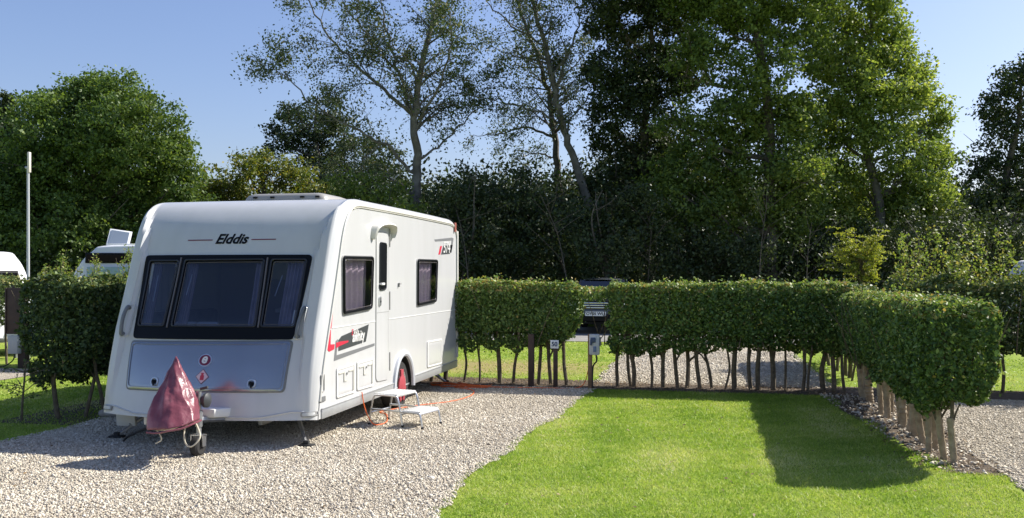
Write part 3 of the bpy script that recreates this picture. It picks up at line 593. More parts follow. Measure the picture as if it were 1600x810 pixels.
# small yellow ornamental tree
def ornamental():
    d = 17.5; r = np.random.default_rng(55); b0 = gnd(1346, d); t = thing('ornamental_tree', 'small lime yellow tree standing above the hedge corner', 'tree', b0); b = MB(); pts = []
    z = lambda y: 1.85-(y-HZ)/F*d
    b.tube(spline([(0, 0, -.05), (.02, 0, .8), (-.01, 0, z(440)), (.0, 0, z(390))], 4), [.03-.0016*i for i in range(13)], 7)
    for i in range(46):
        s = np.array([0, 0, r.uniform(z(452), z(408))]); a = r.uniform(0, 6.28); el = r.uniform(.75, 1.4); l = r.uniform(.3, .85)
        e = s+np.array([math.cos(a)*math.cos(el), math.sin(a)*math.cos(el), math.sin(el)])*l*1.05; md = (s+e)/2+[0, 0, -.03]; b.tube([s, md, e], [.009, .006, .003], 5, False)
        for q in range(5):
            s2 = s+(e-s)*r.uniform(.4, 1); w_ = np.array([math.cos(a)*.2, math.sin(a)*.2, 0])+r.normal(0, .1, 3)*[1, 1, .35]; b.tube([s2, s2+w_], [.003, .002], 4, False)
            n = 26; pts.append(s2+w_*r.uniform(.1, 1.1, (n, 1))+r.normal(0, .022, (n, 3))*[1, 1, .5])
    b.build('trunk', M['stem'], t); P = np.concatenate(pts); V, Fq = leafset(P, .05, np.array([0, 0, 1.]), .4, rg=r); arrays('crown', V, Fq, M['leaf_lime'], t, attr=r.uniform(size=len(P)))
ornamental()

# ------------------------------------------------------------------ the caravan (local frame = world frame: x across, y along, z up)
W = 2.55; UC = -W/2; HW = W/2
CV = thing('caravan', 'large white touring caravan with dark front windows and a maroon hitch cover, parked on gravel', 'caravan', (0, 0, 0))
prof = spline([(-.03, .29), (-.01, .40), (.02, .55), (.085, .80), (.19, 1.10), (.31, 1.42), (.43, 1.74), (.53, 2.03), (.62, 2.28), (.72, 2.46), (.87, 2.60), (1.08, 2.665), (1.5, 2.675), (2.5, 2.68), (3.6, 2.68), (4.7, 2.675), (5.15, 2.665), (5.36, 2.60), (5.47, 2.45), (5.50, 2.1), (5.51, 1.4), (5.51, .8), (5.50, .40), (5.49, .29)], 5)
prof = np.array(prof); NP = len(prof)
tg = np.gradient(prof, axis=0); tg /= np.linalg.norm(tg, axis=1, keepdims=True); NRM = np.stack([-tg[:, 1], tg[:, 0]], 1)  # outward
arc = np.concatenate([[0], np.cumsum(np.linalg.norm(np.diff(prof, axis=0), axis=1))])
IF = int(np.argmin(np.abs(prof[:, 0]-1.08)+np.abs(prof[:, 1]-2.665)))   # index where the roof starts
RAD = np.interp(np.arange(NP), [0, IF-12, IF+6, NP-35, NP-22, NP-1], [.075, .075, .055, .055, .07, .07])
BUL = np.interp(prof[:, 1], [.3, 1.1, 2.0, 2.66], [.24, .19, .12, .03])*(np.arange(NP) < IF+8)
# raised corner mouldings either side of the front panel
EAR = np.interp(prof[:, 1], [.3, .9, 1.15, 2.1, 2.5, 2.66], [.0, .045, .07, .08, .06, .0])*(np.arange(NP) < IF)
def earw(u, z):
    q = abs(u-UC); lim = np.interp(z, [.3, 1.05, 1.2, 2.0, 2.3, 2.6], [1.12, 1.07, 1.055, 1.055, 1.10, 1.19]); return float(np.clip((q-lim)/.03, 0, 1))
def body_pt(u, i):
    q = min(1, abs(u-UC)/HW); rr = RAD[i]; de = HW-abs(u-UC)
    off = rr if de >= rr else math.sqrt(max(0, rr*rr-(rr-de)**2))
    p = prof[i]+NRM[i]*(off+EAR[i]*earw(u, prof[i, 1])*min(1, de/.06)); return np.array([u, p[0]-BUL[i]*(1-q**2.4), p[1]])
def vfront(u, z):
    pr = np.array([body_pt(u, i)[1:] for i in range(0, IF+1)]); return float(np.interp(z, pr[:, 1], pr[:, 0]))
_cache = {}
def colprof(u):
    k = round(u, 3)
    if k not in _cache: _cache[k] = np.array([body_pt(k, i)[1:] for i in range(0, IF+1)])
    return _cache[k]
def front(u, z, off=0):
    "point on the moulded front, off metres proud of it"
    pr = colprof(u); y = float(np.interp(z, pr[:, 1], pr[:, 0])); y2 = float(np.interp(z+.02, pr[:, 1], pr[:, 0])); n = np.array([0, -.02, (y2-y)]); n /= np.linalg.norm(n)
    return np.array([u, y, z])+n*off
def side(y, z, off=0): return np.array([off, y, z])
def pf(px, py):
    lo, hi = 7.5, 12.0
    for _ in range(40):
        m = (lo+hi)/2; p = at(px, py, m)
        if p[1] > front(float(np.clip(p[0], -W+.002, -.002)), p[2])[1]: hi = m
        else: lo = m
    p = at(px, py, lo); return (float(p[0]), float(p[2]))
def ps(px, py):
    r_ = (px-800)/F; p0 = CAM; D = FW+RT*r_; k = (0-CAM[0])/D[0]; return (float(CAM[1]+D[1]*k), float(CAM[2]-(py-HZ)/F*k))
# shell with openings
us = sorted(set([round(float(x), 4) for x in np.concatenate([UC+HW*np.sin(np.linspace(-math.pi/2, math.pi/2, 45)), UC+np.linspace(-1.2, 1.2, 61), [UC-HW+e for e in (.004, .015, .03, .05, .08, .11)], [UC+HW-e for e in (.004, .015, .03, .05, .08, .11)]])]))
FW_OUT = [pf(229, 400), pf(489, 399), pf(459.5, 531), pf(208.5, 529)]
def inpoly(x, y, poly):
    c = False; j = len(poly)-1
    for i in range(len(poly)):
        xi, yi = poly[i]; xj, yj = poly[j]
        if (yi > y) != (yj > y) and x < (xj-xi)*(y-yi)/(yj-yi)+xi: c = not c
        j = i
    return c
def shrink(q, d):
    n = len(q); o = []
    for i in range(n):
        p = Vector(q[i]).to_2d(); a = (Vector(q[(i+1) % n]).to_2d()-p).normalized(); b = (Vector(q[i-1]).to_2d()-p).normalized(); s = max(.4, abs(a.x*b.y-a.y*b.x)); o.append(tuple(p+(a+b)*d/s))
    return o
hole = shrink(FW_OUT, .03)
V = []; Fs = []; nu = len(us)
for i in range(NP):
    for u in us: V.append(body_pt(u, i))
for i in range(NP-1):
    for j in range(nu-1):
        if i < IF:
            cs = [V[i*nu+j], V[i*nu+j+1], V[(i+1)*nu+j], V[(i+1)*nu+j+1]]
            if all(inpoly(c[0], c[2], hole) for c in cs): continue
        Fs.append((i*nu+j, i*nu+j+1, (i+1)*nu+j+1, (i+1)*nu+j))
# front openings must follow the subdivided profile: refine rows near the window handled by the surround
MB_body = MB(); MB_body.add(V, Fs)
# sides
WQ1 = [ps(534, 400), ps(581.5, 401), ps(579, 483), ps(534.5, 492)]
WQ2 = [ps(651, 405), ps(682, 406), ps(680, 472), ps(650.5, 478.5)]
def loop(q, r, k=5, m=4):
    "rounded quad outline, q four corners"
    o = []
    for i in range(4):
        p = Vector(q[i]).to_2d(); a = (Vector(q[i-1]).to_2d()-p); b = (Vector(q[(i+1) % 4]).to_2d()-p); rr = min(r, a.length*.45, b.length*.45); a.normalize(); b.normalize()
        s = p+a*rr; e = p+b*rr
        for j in range(k+1):
            t = j/k; o.append(tuple((s*(1-t)**2+p*2*t*(1-t)+e*t*t)))
        nx = Vector(q[(i+1) % 4]).to_2d(); e2 = nx-b*min(r, (nx-p).length*.45)
        for j in range(1, m): o.append(tuple(e.lerp(e2, j/m)))
    return o
WC = (ps(630, 600)[0], .33)     # wheel axle
WHY = WC[0]
outer = [(float(p[0]), float(p[1])) for p in prof]
arch = []
for k in range(25):
    a = math.pi*k/24; arch.append((WHY+.37*math.cos(a), .29+.46*math.sin(a)))
side_outline = outer+arch
def sidewall(x, holes, outline):
    loops = [[Vector((p[0], p[1], 0)) for p in outline]]+[[Vector((p[0], p[1], 0)) for p in h] for h in holes]
    tri = tessellate_polygon(loops); fl = [p for l in loops for p in l]
    MB_body.add([(x, p.x, p.y) for p in fl], tri)
sidewall(0, [loop(shrink(WQ1, .02), .05), loop(shrink(WQ2, .02), .05)], side_outline)
WQL = [(.74, 2.0), (1.45, 2.0), (1.45, 1.40), (.74, 1.40)]
sidewall(-W, [loop(shrink(WQL, .02), .05)], side_outline)
MB_body.box((UC, 2.75, .30), (W-.06, 5.3, .02))
body = MB_body.build('body', M['gel'], CV, smooth=30)

def panel(name, surf, q, m, off=.01, base=0, r=.03, parent=CV, bevel=.004, k=5, mm=4, rings=(.7, .4)):
    lp = loop(q, r, k, mm) if len(q) == 4 else list(q); n = len(lp); c = (sum(p[0] for p in lp)/n, sum(p[1] for p in lp)/n)
    b = MB(); vs = [surf(*p, base) for p in lp]; sc = lambda s: [(c[0]+(p[0]-c[0])*s, c[1]+(p[1]-c[1])*s) for p in lp]
    ext = max(.02, min(max(p[0] for p in lp)-min(p[0] for p in lp), max(p[1] for p in lp)-min(p[1] for p in lp))); s1 = 1-2*bevel/ext
    vs += [surf(*p, off-.4*bevel if off > bevel else off*.8) for p in lp]; vs += [surf(*p, off) for p in sc(s1)]
    for s in rings: vs += [surf(*p, off) for p in sc(s)]
    L_ = 3+len(rings); vs.append(surf(*c, off)); fs = []
    for l in range(L_-1): fs += [(l*n+i, l*n+(i+1) % n, (l+1)*n+(i+1) % n, (l+1)*n+i) for i in range(n)]
    fs += [((L_-1)*n+i, (L_-1)*n+(i+1) % n, L_*n) for i in range(n)]
    b.add(vs, fs); return b.build(name, m, parent, smooth=40)
def ring(name, surf, q, wd, m, off=.01, base=0, r=.03, parent=CV, inr=None, k=5, mm=5):
    a = loop(q, r, k, mm); c = loop(shrink(q, wd), max(.004, (inr if inr is not None else r-wd*.6)), k, mm); n = len(a); mid = [((p[0]*.8+s[0]*.2), (p[1]*.8+s[1]*.2)) for p, s in zip(a, c)]; mid2 = [((p[0]*.2+s[0]*.8), (p[1]*.2+s[1]*.8)) for p, s in zip(a, c)]
    vs = [surf(*p, base) for p in a]+[surf(*p, off*.75+base*.25) for p in a]+[surf(*p, off) for p in mid]+[surf(*p, off) for p in mid2]+[surf(*p, off*.75+base*.25) for p in c]+[surf(*p, base) for p in c]
    b = MB(); b.add(vs, [(l*n+i, l*n+(i+1) % n, (l+1)*n+(i+1) % n, (l+1)*n+i) for l in range(5) for i in range(n)]); return b.build(name, m, parent, smooth=45)
def decal(name, surf, poly, m, off=.0035, parent=CV):
    vs = [surf(*p, off) for p in poly]+[surf(*p, -.001) for p in poly]; n = len(poly)
    tri = tessellate_polygon([[Vector((p[0], p[1], 0)) for p in poly]]); b = MB(); b.add(vs, list(tri)+[(i, (i+1) % n, n+(i+1) % n, n+i) for i in range(n)]); return b.build(name, m, parent, smooth=0)
def dens_poly(poly, n=6):
    o = []
    for i in range(len(poly)):
        a, b = poly[i], poly[(i+1) % len(poly)]
        for k in range(n): o.append((a[0]+(b[0]-a[0])*k/n, a[1]+(b[1]-a[1])*k/n))
    return o
def text(name, s, surf, org, wid, m, parent, shear=.25, bold=.02, off=.004, ydir=1, skew=(0, 0), hscale=1.0):
    "org = lower-left in surface coordinates; wid = width; skew: rise per unit along"
    c = bpy.data.curves.new('t', 'FONT'); c.body = s; c.shear = shear; c.offset = bold; c.resolution_u = 3; c.size = 1
    o = bpy.data.objects.new('t', c); COL.objects.link(o); dg = bpy.context.evaluated_depsgraph_get(); me = bpy.data.meshes.new_from_object(o.evaluated_get(dg)); bpy.data.objects.remove(o)
    xs = [v.co.x for v in me.vertices]; x0, x1 = min(xs), max(xs); k = wid/(x1-x0)
    for v in me.vertices:
        a = (v.co.x-x0)*k; h = v.co.y*k*hscale; p = surf(org[0]+a*ydir, org[1]+h+a*skew[1], off); v.co = p
    me.name = name; me.materials.clear(); me.materials.append(m); me.update(); return link(bpy.data.objects.new(name, me), parent)

# --- front window band
panes = [[pf(236, 409), pf(281, 409), pf(256.5, 510), pf(217.5, 509)], [pf(291, 408), pf(414, 407), pf(399.5, 511), pf(269.5, 510)], [pf(426, 407), pf(480, 407), pf(461, 511), pf(409, 511)]]
def surround():
    lo = dens_poly(loop(FW_OUT, .05, 4, 10), 1); ho = [dens_poly(loop(p, .03, 4, 8), 1) for p in panes]
    loops = [[Vector((p[0], p[1], 0)) for p in lo]]+[[Vector((p[0], p[1], 0)) for p in h] for h in ho]; tri = tessellate_polygon(loops); fl = [p for l in loops for p in l]
    b = MB(); bm = bmesh.new(); vv = [bm.verts.new(p) for p in fl]
    for t_ in tri:
        try: bm.faces.new([vv[i] for i in t_])
        except ValueError: pass
    for _ in range(4):
        es = [e for e in bm.edges if e.calc_length() > .14]
        if es: bmesh.ops.subdivide_edges(bm, edges=es, cuts=1, use_grid_fill=False); bmesh.ops.triangulate(bm, faces=bm.faces)
    bm.verts.index_update(); b.add([front(v.co.x, v.co.y, .016) for v in bm.verts], [tuple(v.index for v in f.verts) for f in bm.faces]); bm.free()
    for l in loops:
        n = len(l); b.add([front(p.x, p.y, .016) for p in l]+[front(p.x, p.y, -.02) for p in l], [(i, (i+1) % n, n+(i+1) % n, n+i) for i in range(n)])
    return b.build('front_window', M['black'], CV, smooth=30)
fwo = surround()
for q in panes:
    g = panel('pane', front, q, M['pane'], off=.006, base=.004, r=.03, parent=fwo, bevel=.002, mm=8)
    ring('window_frame', front, shrink(q, -.012), .016, M['frame'], off=.028, base=.012, r=.04, parent=fwo, mm=8)
    ring('window_seal', front, shrink(q, .018), .006, M['frameedge'], off=.012, base=.004, r=.03, parent=fwo, mm=8)
for a, b_ in (((285, 404), (262, 513)), ((419.5, 404), (404.5, 513))):
    p0, p1 = pf(*a), pf(*b_); bm_ = MB(); bm_.tube([front(p0[0]+(p1[0]-p0[0])*t, p0[1]+(p1[1]-p0[1])*t, .02) for t in np.linspace(0, 1, 10)], .010, 8); bm_.build('window_pillar', M['frameedge'], fwo)
# window stays
for a, b_ in (((246, 430), (238, 470)), ((299, 428), (290, 460)), ((440, 430), (428, 462))):
    p0, p1 = pf(*a), pf(*b_); s_ = MB(); s_.tube([front(*p0, -.02), front(*p1, -.02)], .006, 6); s_.build('window_stay', M['alu'], fwo)
# --- gas locker
LQ = [pf(207, 534), pf(457, 534), pf(443.5, 612), pf(198.5, 607)]
ring('locker_seal', front, shrink(LQ, -.012), .03, M['grey'], off=.014, base=-.01, r=.05, mm=10)
lk = panel('gas_locker_door', front, LQ, M['silver'], off=.018, base=0, r=.045, mm=10, bevel=.012, rings=(.8, .6, .4, .2))
ring('door_rim', front, shrink(LQ, .022), .008, M['silver'], off=.026, base=.015, r=.04, parent=lk, mm=10)
for x, y in ((243, 597), (394.5, 600.5)):
    c = pf(x, y); b = MB(); k = 16; p = front(*c, .018); vs = MB()
    ring('latch_recess', front, [(c[0]-.045, c[1]+.045), (c[0]+.045, c[1]+.045), (c[0]+.045, c[1]-.045), (c[0]-.045, c[1]-.045)], .014, M['alu'], off=.03, base=.015, r=.045, parent=lk)
    b.tube([front(*c, .01), front(*c, .05)], [.026, .02], 14); lo_ = b.build('latch', M['black'], lk); b = MB(); b.tube([front(c[0], c[1]-.0, .045), front(c[0]+.01, c[1]-.045, .045)], [.012, .009], 8); b.build('latch_lever', M['black'], lk)
def ell(c, a, b, n=24): return [(c[0]+a*math.cos(2*math.pi*i/n), c[1]+b*math.sin(2*math.pi*i/n)) for i in range(n)]
c = pf(322, 564); bd = decal('badge', front, ell(c, .076, .064), M['alu'], .022, lk); decal('badge_face', front, ell(c, .066, .055), M['maroon'], .025, bd)
text('lettering', 'e', front, (c[0]-.034, c[1]-.030), .066, M['white'], bd, .2, .03, .027)
c = pf(317.5, 589.5); q = .078; bd = decal('warning_label', front, [(c[0]-q, c[1]), (c[0], c[1]+q), (c[0]+q, c[1]), (c[0], c[1]-q)], M['maroon'], .022, lk)
q = .070; decal('label_face', front, [(c[0]-q, c[1]), (c[0], c[1]+q), (c[0]+q, c[1]), (c[0], c[1]-q)], mat('pink_label', (.75, .55, .57), .4), .024, bd)
s_ = [(-.022, -.036), (.022, -.036), (.022, .008), (.012, .018), (.012, .030), (.018, .030), (.018, .038), (-.018, .038), (-.018, .030), (-.012, .030), (-.012, .018), (-.022, .008)]
decal('gas_bottle_symbol', front, [(c[0]+a, c[1]+b_) for a, b_ in s_], M['red'], .026, bd)
# --- maker's lettering on the front
a = pf(336.5, 381); b_ = pf(387.5, 380.5); text('front_lettering', 'Elddis', front, a, b_[0]-a[0], M['black'], CV, .28, .032, .004, hscale=.92)
for x0, x1, y0, y1 in ((294, 332.5, 376, 375.5), (393, 431.5, 374.8, 374.3)):
    a = pf(x0, y0); b_ = pf(x1, y1); h = .0055; n = 8
    pl = [(a[0]+(b_[0]-a[0])*t/n, a[1]+(b_[1]-a[1])*t/n+h) for t in range(n+1)]; pl2 = [(p[0], p[1]-2*h) for p in pl[::-1]]
    vs = [front(*p, .004) for p in pl+pl2]; mb = MB(); mb.add(vs, [(i, i+1, 2*n-i, 2*n+1-i) for i in range(n)]); mb.build('pinstripe', M['red'] if False else M['maroon'], CV)
# --- grab handles
for pts in ([(203, 482), (197, 500), (193, 521)], [(478, 484), (471, 505), (466, 526)]):
    P = [pf(*p) for p in pts]; b = MB(); b.tube(spline([front(*P[0], 0), front(*P[0], .045), front(*P[1], .062), front(*P[2], .045), front(*P[2], 0)], 5), .021, 8); h = b.build('grab_handle', M['handle'], CV)
    s = 1 if pts[0][0] > 300 else -1
    qd = [(P[0][0]-.05, P[0][1]+.035), (P[0][0]+.05, P[0][1]+.035), (P[2][0]+.05, P[2][1]-.035), (P[2][0]-.05, P[2][1]-.035)]
    ring('handle_recess', front, qd, .012, M['gel'], off=.015, base=-.004, r=.03, parent=h, mm=6)
# --- front marker lamps and lower bumper line
for x, y in ((169, 637), (482, 648)):
    c = pf(x, y); s = 1 if x > 300 else -1
    o = panel('marker_lamp', front, [(c[0]-.07, c[1]+.028), (c[0]+.07, c[1]+.028), (c[0]+.07, c[1]-.028), (c[0]-.07, c[1]-.028)], M['seal'], off=.018, r=.028); panel('lens', front, [(c[0]-.052, c[1]+.017), (c[0]+.052, c[1]+.017), (c[0]+.052, c[1]-.017), (c[0]-.052, c[1]-.017)], M['lamp'], off=.024, base=.015, r=.017, parent=o)
b = MB(); lz = lambda u: .335+.055*min(1, max(0, (abs(u-UC)-.75)/.3))
b.tube([front(u, lz(u), .004) for u in np.linspace(-W+.1, -.1, 40)], .009, 6); b.build('bumper_moulding', M['gel'], CV)
# --- side details
def awn(x, s):
    i0 = 8; b = MB(); idx = range(i0, NP-6, 2); b.tube([(x, prof[i, 0]-NRM[i, 0]*.015, prof[i, 1]-NRM[i, 1]*.015) for i in idx], .016, 7); b.build('awning_rail', M['offwhite'], CV)
    b = MB(); b.tube([(x, prof[i, 0]-NRM[i, 0]*.04, prof[i, 1]-NRM[i, 1]*.04) for i in range(IF-3, NP-6, 2)], .007, 6); b.build('rail_seal', M['yellow_seal'], CV)
awn(0.006, 1); awn(-W-.006, -1)
b = MB(); b.tube([(.003, prof[i, 0]-NRM[i, 0]*.012, prof[i, 1]-NRM[i, 1]*.012) for i in range(0, IF-2)], .006, 6); b.build('panel_joint', M['seal'], CV)
for y0, y1 in ((.06, WHY-.41), (WHY+.41, 5.46)):
    for x in (.004, -W-.004):
        b = MB(); b.box((x, (y0+y1)/2, .335), (.022, y1-y0, .10)); b.box((x, (y0+y1)/2, .392), (.034, y1-y0, .014)); b.build('sill', M['alug'], CV, bevel=.003)
for q in (WQ1, WQ2):
    o = ring('side_window', side, q, .032, M['black'], off=.032, base=0, r=.06)
    panel('pane', side, shrink(q, .026), M['pane_side'], off=.024, base=.02, r=.04, parent=o, bevel=.002)
    ring('window_seal', side, shrink(q, -.012), .016, M['seal'], off=.012, base=-.002, r=.07, parent=o)
    ring('inner_trim', side, shrink(q, .042), .008, M['frameedge'], off=.027, base=.02, r=.035, parent=o)
lft = lambda y, z, off=0: np.array([-W-off, y, z])
o = ring('side_window', lft, WQL, .032, M['black'], off=.032, base=0, r=.06); panel('pane', lft, shrink(WQL, .026), M['pane_side'], off=.024, base=.02, r=.04, parent=o, bevel=.002)
# door
DQ = [ps(587.5, 362.5), ps(606, 365), ps(606.5, 592.5), ps(586.5, 597)]
ring('door_seal', side, shrink(DQ, -.010), .014, M['seal'], off=.006, base=-.004, r=.10, mm=6)
dr = panel('entrance_door', side, DQ, M['gel'], off=.012, base=0, r=.09, mm=6)
dq = [ps(591.5, 378), ps(602, 380), ps(601.3, 453), ps(591, 454.5)]
panel('door_window', side, dq, M['black'], off=.02, base=.01, r=.05, parent=dr); ring('window_frame', side, dq, .014, M['frame'], off=.028, base=.01, r=.05, parent=dr)
c = ps(592, 444); b = MB(); b.box((.045, c[0]+.03, c[1]), (.02, .10, .03)); b.box((.03, c[0]-.01, c[1]), (.04, .025, .025)); b.build('door_handle', M['white'], dr, bevel=.005)
c = ps(591.5, 471); panel('door_lock', side, [(c[0]-.03, c[1]+.06), (c[0]+.03, c[1]+.06), (c[0]+.03, c[1]-.06), (c[0]-.03, c[1]-.06)], M['alu'], off=.03, base=.01, r=.03, parent=dr); b = MB(); b.tube([(.03, c[0], c[1]), (.036, c[0], c[1])], .016, 12); b.build('lock_barrel', M['dgrey'], dr)
a = ps(587.5, 489); b_ = ps(606.3, 487); b = MB(); b.box((.013, (a[0]+b_[0])/2, (a[1]+b_[1])/2), (.003, b_[0]-a[0], .006)); b.build('door_split', M['seal'], dr)
for y in (372, 470, 565):
    c = ps(607.5, y); b = MB(); b.tube([(.014, c[0], c[1]-.12), (.014, c[0], c[1]+.12)], .009, 8); b.build('hinge', M['seal'], dr)
# hood over the door
hp = [ps(581.5, 374), ps(581.5, 362), ps(585, 353), ps(597, 350.5), ps(608, 354), ps(612, 362), ps(612, 372)]
hs = spline([(.01, p[0], p[1]) for p in hp], 5); b = MB(); n = len(hs)
vs = []; 
for i, p in enumerate(hs):
    cy_, cz_ = (hp[0][0]+hp[-1][0])/2, hp[0][1]-.05; dy, dz = p[1]-cy_, p[2]-cz_; l = math.hypot(dy, dz); k = min(1, 3*i/n, 3*(n-1-i)/n)
    for (o_, r_) in ((0, .04), (.04+.05*k, .02), (.05+.06*k, -.005), (.02, -.03), (0, -.03)): vs.append((o_, p[1]+dy/l*r_, p[2]+dz/l*r_))
b.add(vs, [(i*5+j, i*5+(j+1) % 5, (i+1)*5+(j+1) % 5, (i+1)*5+j) for i in range(n-1) for j in range(5)]+[(0, 1, 2, 3, 4), tuple((n-1)*5+j for j in range(5))]); b.build('door_hood', M['offwhite'], CV)
# hatches
def hatch(q, latch=True, nm='service_hatch'):
    o = ring(nm, side, q, .028, M['white'], off=.016, base=0, r=.03); panel('hatch_door', side, shrink(q, .03), M['gel'], off=.012, base=0, r=.02, parent=o); ring('hatch_gap', side, shrink(q, .026), .006, M['seal'], off=.0125, base=0, r=.02, parent=o)
    ring('edge_seal', side, shrink(q, -.005), .006, M['seal'], off=.003, base=-.001, r=.034, parent=o)  # thin grey ring around the outside of the hatch frame
    if latch:
        (a0, a1), (b0, b1), (c0, c1), (d0, d1) = q; wy = b0-a0; zt = (a1+b1)/2-.07; b = MB()
        b.box((.016, a0+wy*.22, zt), (.010, wy*.28, .014)); b.box((.016, a0+wy*.36, zt-.05), (.010, .014, .10)); b.box((.016, a0+wy*.43, zt-.10), (.010, wy*.16, .014))
        b.build('latch', M['yellow_seal'], o); b = MB(); b.box((.016, a0+wy*.75, zt), (.010, wy*.26, .014)); b.box((.016, a0+wy*.87, zt-.12), (.010, .014, .24)); b.build('hatch_bracket', M['yellow_seal'], o); b = MB(); b.lathe([(.0, .0), (.013, 0), (.013, .012), (0, .012)], (.014, a0+wy*.52, zt-.02), 'X', 12); b.build('hatch_lock', M['seal'], o)
    return o
hatch([ps(525, 576), ps(553.5, 567), ps(553.5, 613.5), ps(525, 623)]); hatch([ps(557, 566), ps(582.5, 559), ps(582.5, 603.5), ps(557, 611)]); hatch([ps(667, 533.5), ps(689.5, 529.5), ps(689.5, 569), ps(667, 575)], False, 'toilet_hatch')
q = [ps(500.5, 586), ps(506, 584), ps(506, 612), ps(500.5, 614)]; ring('side_vent', side, q, .010, M['seal'], off=.012, base=0, r=.02)
q = [ps(500, 621), ps(507.5, 618.5), ps(507.5, 626.5), ps(500, 629)]; panel('reflector', side, q, M['grey'], off=.012, r=.01)
c = ps(623, 443.5); b = MB(); b.box((.015, c[0], c[1]), (.03, .07, .022)); b.box((.012, c[0]-.02, c[1]-.02), (.024, .02, .05)); b.build('door_catch', M['seal'], CV, bevel=.004)
b = MB(); a = ps(519, 513); b_ = ps(585.5, 502.2); b.tube([(.002, a[0], a[1]), (.002, DQ[0][0]-.02, a[1]+.005)], .0045, 5); b.tube([(.002, DQ[1][0]+.03, a[1]+.005), (.002, 5.44, a[1])], .0045, 5); b.build('panel_seam', M['white'], CV)
# side graphics
D = lambda *pp: [ps(*p) for p in pp]
decal('dark_graphic', side, D((533.5, 525.5), (576, 507), (571.5, 534), (528.5, 549), (528.5, 532)), M['dgrey'], .003)
decal('grey_stripe', side, D((524.5, 533), (528, 530), (525.5, 555.5), (585, 536.5), (585, 540.5), (521.5, 564.5)), M['grey'], .003)
decal('red_graphic', side, D((525.3, 431), (517.5, 513.5), (513.2, 514)), M['red'], .003)
decal('red_graphic', side, D((512.8, 516), (516.7, 515.5), (516.3, 538.5), (522.8, 538), (522, 546), (514, 550), (511.3, 547)), M['red'], .003)
decal('red_arrow', side, D((524.5, 536), (531, 534), (543.8, 532.3), (543.8, 534.8), (530, 541), (524.5, 544.5)), M['red'], .0055)
a = ps(550, 534.5); b_ = ps(569.5, 528.5); text('side_lettering', 'affinity', side, a, b_[0]-a[0], M['white'], CV, .2, .02, .006, skew=(0, .0), hscale=1.25)
a = ps(549, 524); b_ = ps(553.4, 523); text('small_lettering', 'E', side, a, .05, M['red'], CV, .2, .02, .006, skew=(0, .0), hscale=1.1); text('small_lettering', 'lddis', side, (a[0]+.06, a[1]), .16, M['white'], CV, .2, .02, .006, hscale=1.0)
decal('grey_stripe', side, D((678.5, 374.5), (706, 371.5), (708.5, 372.8), (705.5, 395), (703, 395), (705.5, 376), (680, 377.6)), M['grey'], .003)
decal('dark_graphic', side, D((692.5, 384.5), (707, 382.8), (705, 393), (702.5, 397), (689, 398)), M['dgrey'], .003)
decal('red_graphic', side, D((687.5, 385), (690.5, 384.6), (687.6, 398), (684.8, 398)), M['red'], .003)
a = ps(692.5, 395); text('model_number', '574', side, a, ps(703, 393.5)[0]-a[0], M['white'], CV, .2, .0, .006, hscale=1.0)
# rear corner lamp
c = ps(709.5, 355); panel('rear_marker_lamp', side, [(c[0]-.03, c[1]+.07), (c[0]+.04, c[1]+.07), (c[0]+.04, c[1]-.08), (c[0]-.03, c[1]-.08)], mat('faded_red_lens', (.36, .12, .09), .35), off=.03, r=.02)
b = MB(); b.box((.012, 5.455, 1.5), (.03, .05, 2.1)); b.build('rear_corner_trim', M['offwhite'], CV, bevel=.008)
# wheel arch, housing, wheel
b = MB(); n = 24; vs = []
for i in range(n+1):
    a = math.pi*i/n; ca, sa = math.cos(a), math.sin(a)
    for o_, r_ in ((.0, .0), (.03, .005), (.042, .03), (.03, .075), (.0, .085)): vs.append((o_, WHY+(.355+r_)*ca, .27+(.445+r_)*sa))
b.add(vs, [(i*5+j, i*5+j+1, (i+1)*5+j+1, (i+1)*5+j) for i in range(n) for j in range(4)]); b.build('wheel_arch', M['alug'] if False else mat('pale_grey_plastic', (.50, .52, .55), .4), CV)
b = MB(); vs = []
for i in range(n+1):
    a = math.pi*i/n
    for x in (-.005, -.32): vs.append((x, WHY+.375*math.cos(a), .27+.465*math.sin(a)))
b.add(vs, [(i*2, i*2+1, i*2+3, i*2+2) for i in range(n)]+[tuple(i*2+1 for i in range(n+1))]); b.build('wheel_housing', M['rubber'], CV)
def wheel(x, s, parent, R_=.325, wd=.20, name='wheel'):
    o = bpy.data.objects.new(name, None); link(o, parent); o.location = (x, WHY, R_)
    h = wd/2; b = MB(); b.lathe([(R_*.62, -h), (R_*.93, -h), (R_*.985, -h*.8), (R_, -h*.4), (R_, h*.4), (R_*.985, h*.8), (R_*.93, h), (R_*.66, h), (R_*.62, h*.7), (R_*.62, -h)], (0, 0, 0), 'X', 40); b.build('tyre', M['rubber'], o)
    b = MB(); b.lathe([(R_*.66, s*h*.98), (R_*.60, s*h*.9), (R_*.56, s*h*.4), (R_*.3, s*h*.45), (R_*.2, s*h*.75), (.001, s*h*.78)], (0, 0, 0), 'X', 32)
    for k in range(5):
        a = 2*math.pi*k/5; b.box((s*h*.62, math.cos(a)*R_*.4, math.sin(a)*R_*.4), (.025, .045, .17), rx=a-math.pi/2)
    b.build('rim', M['alu'], o); return o
wheel(-.13, 1, CV); wheel(-W+.13, -1, CV)
# red wheel clamp
b = MB(); k = 20
b.lathe([(.001, .0), (.12, .0), (.135, .012), (.135, .025), (.001, .03)], (.0, 0, 0), 'X', 24); b.box((.012, 0, .13), (.025, .10, .16)); b.box((.012, .09, -.12), (.025, .06, .2), rx=-.4); b.box((.012, -.09, -.12), (.025, .06, .2), rx=.4)
wc = b.build('wheel_clamp', mat('red_clamp', (.36, .05, .065), .55), None, bevel=.004); wc.location = (-.035, WHY, .32); tag(wc, 'red security clamp fastened over the caravan wheel', 'wheel clamp')
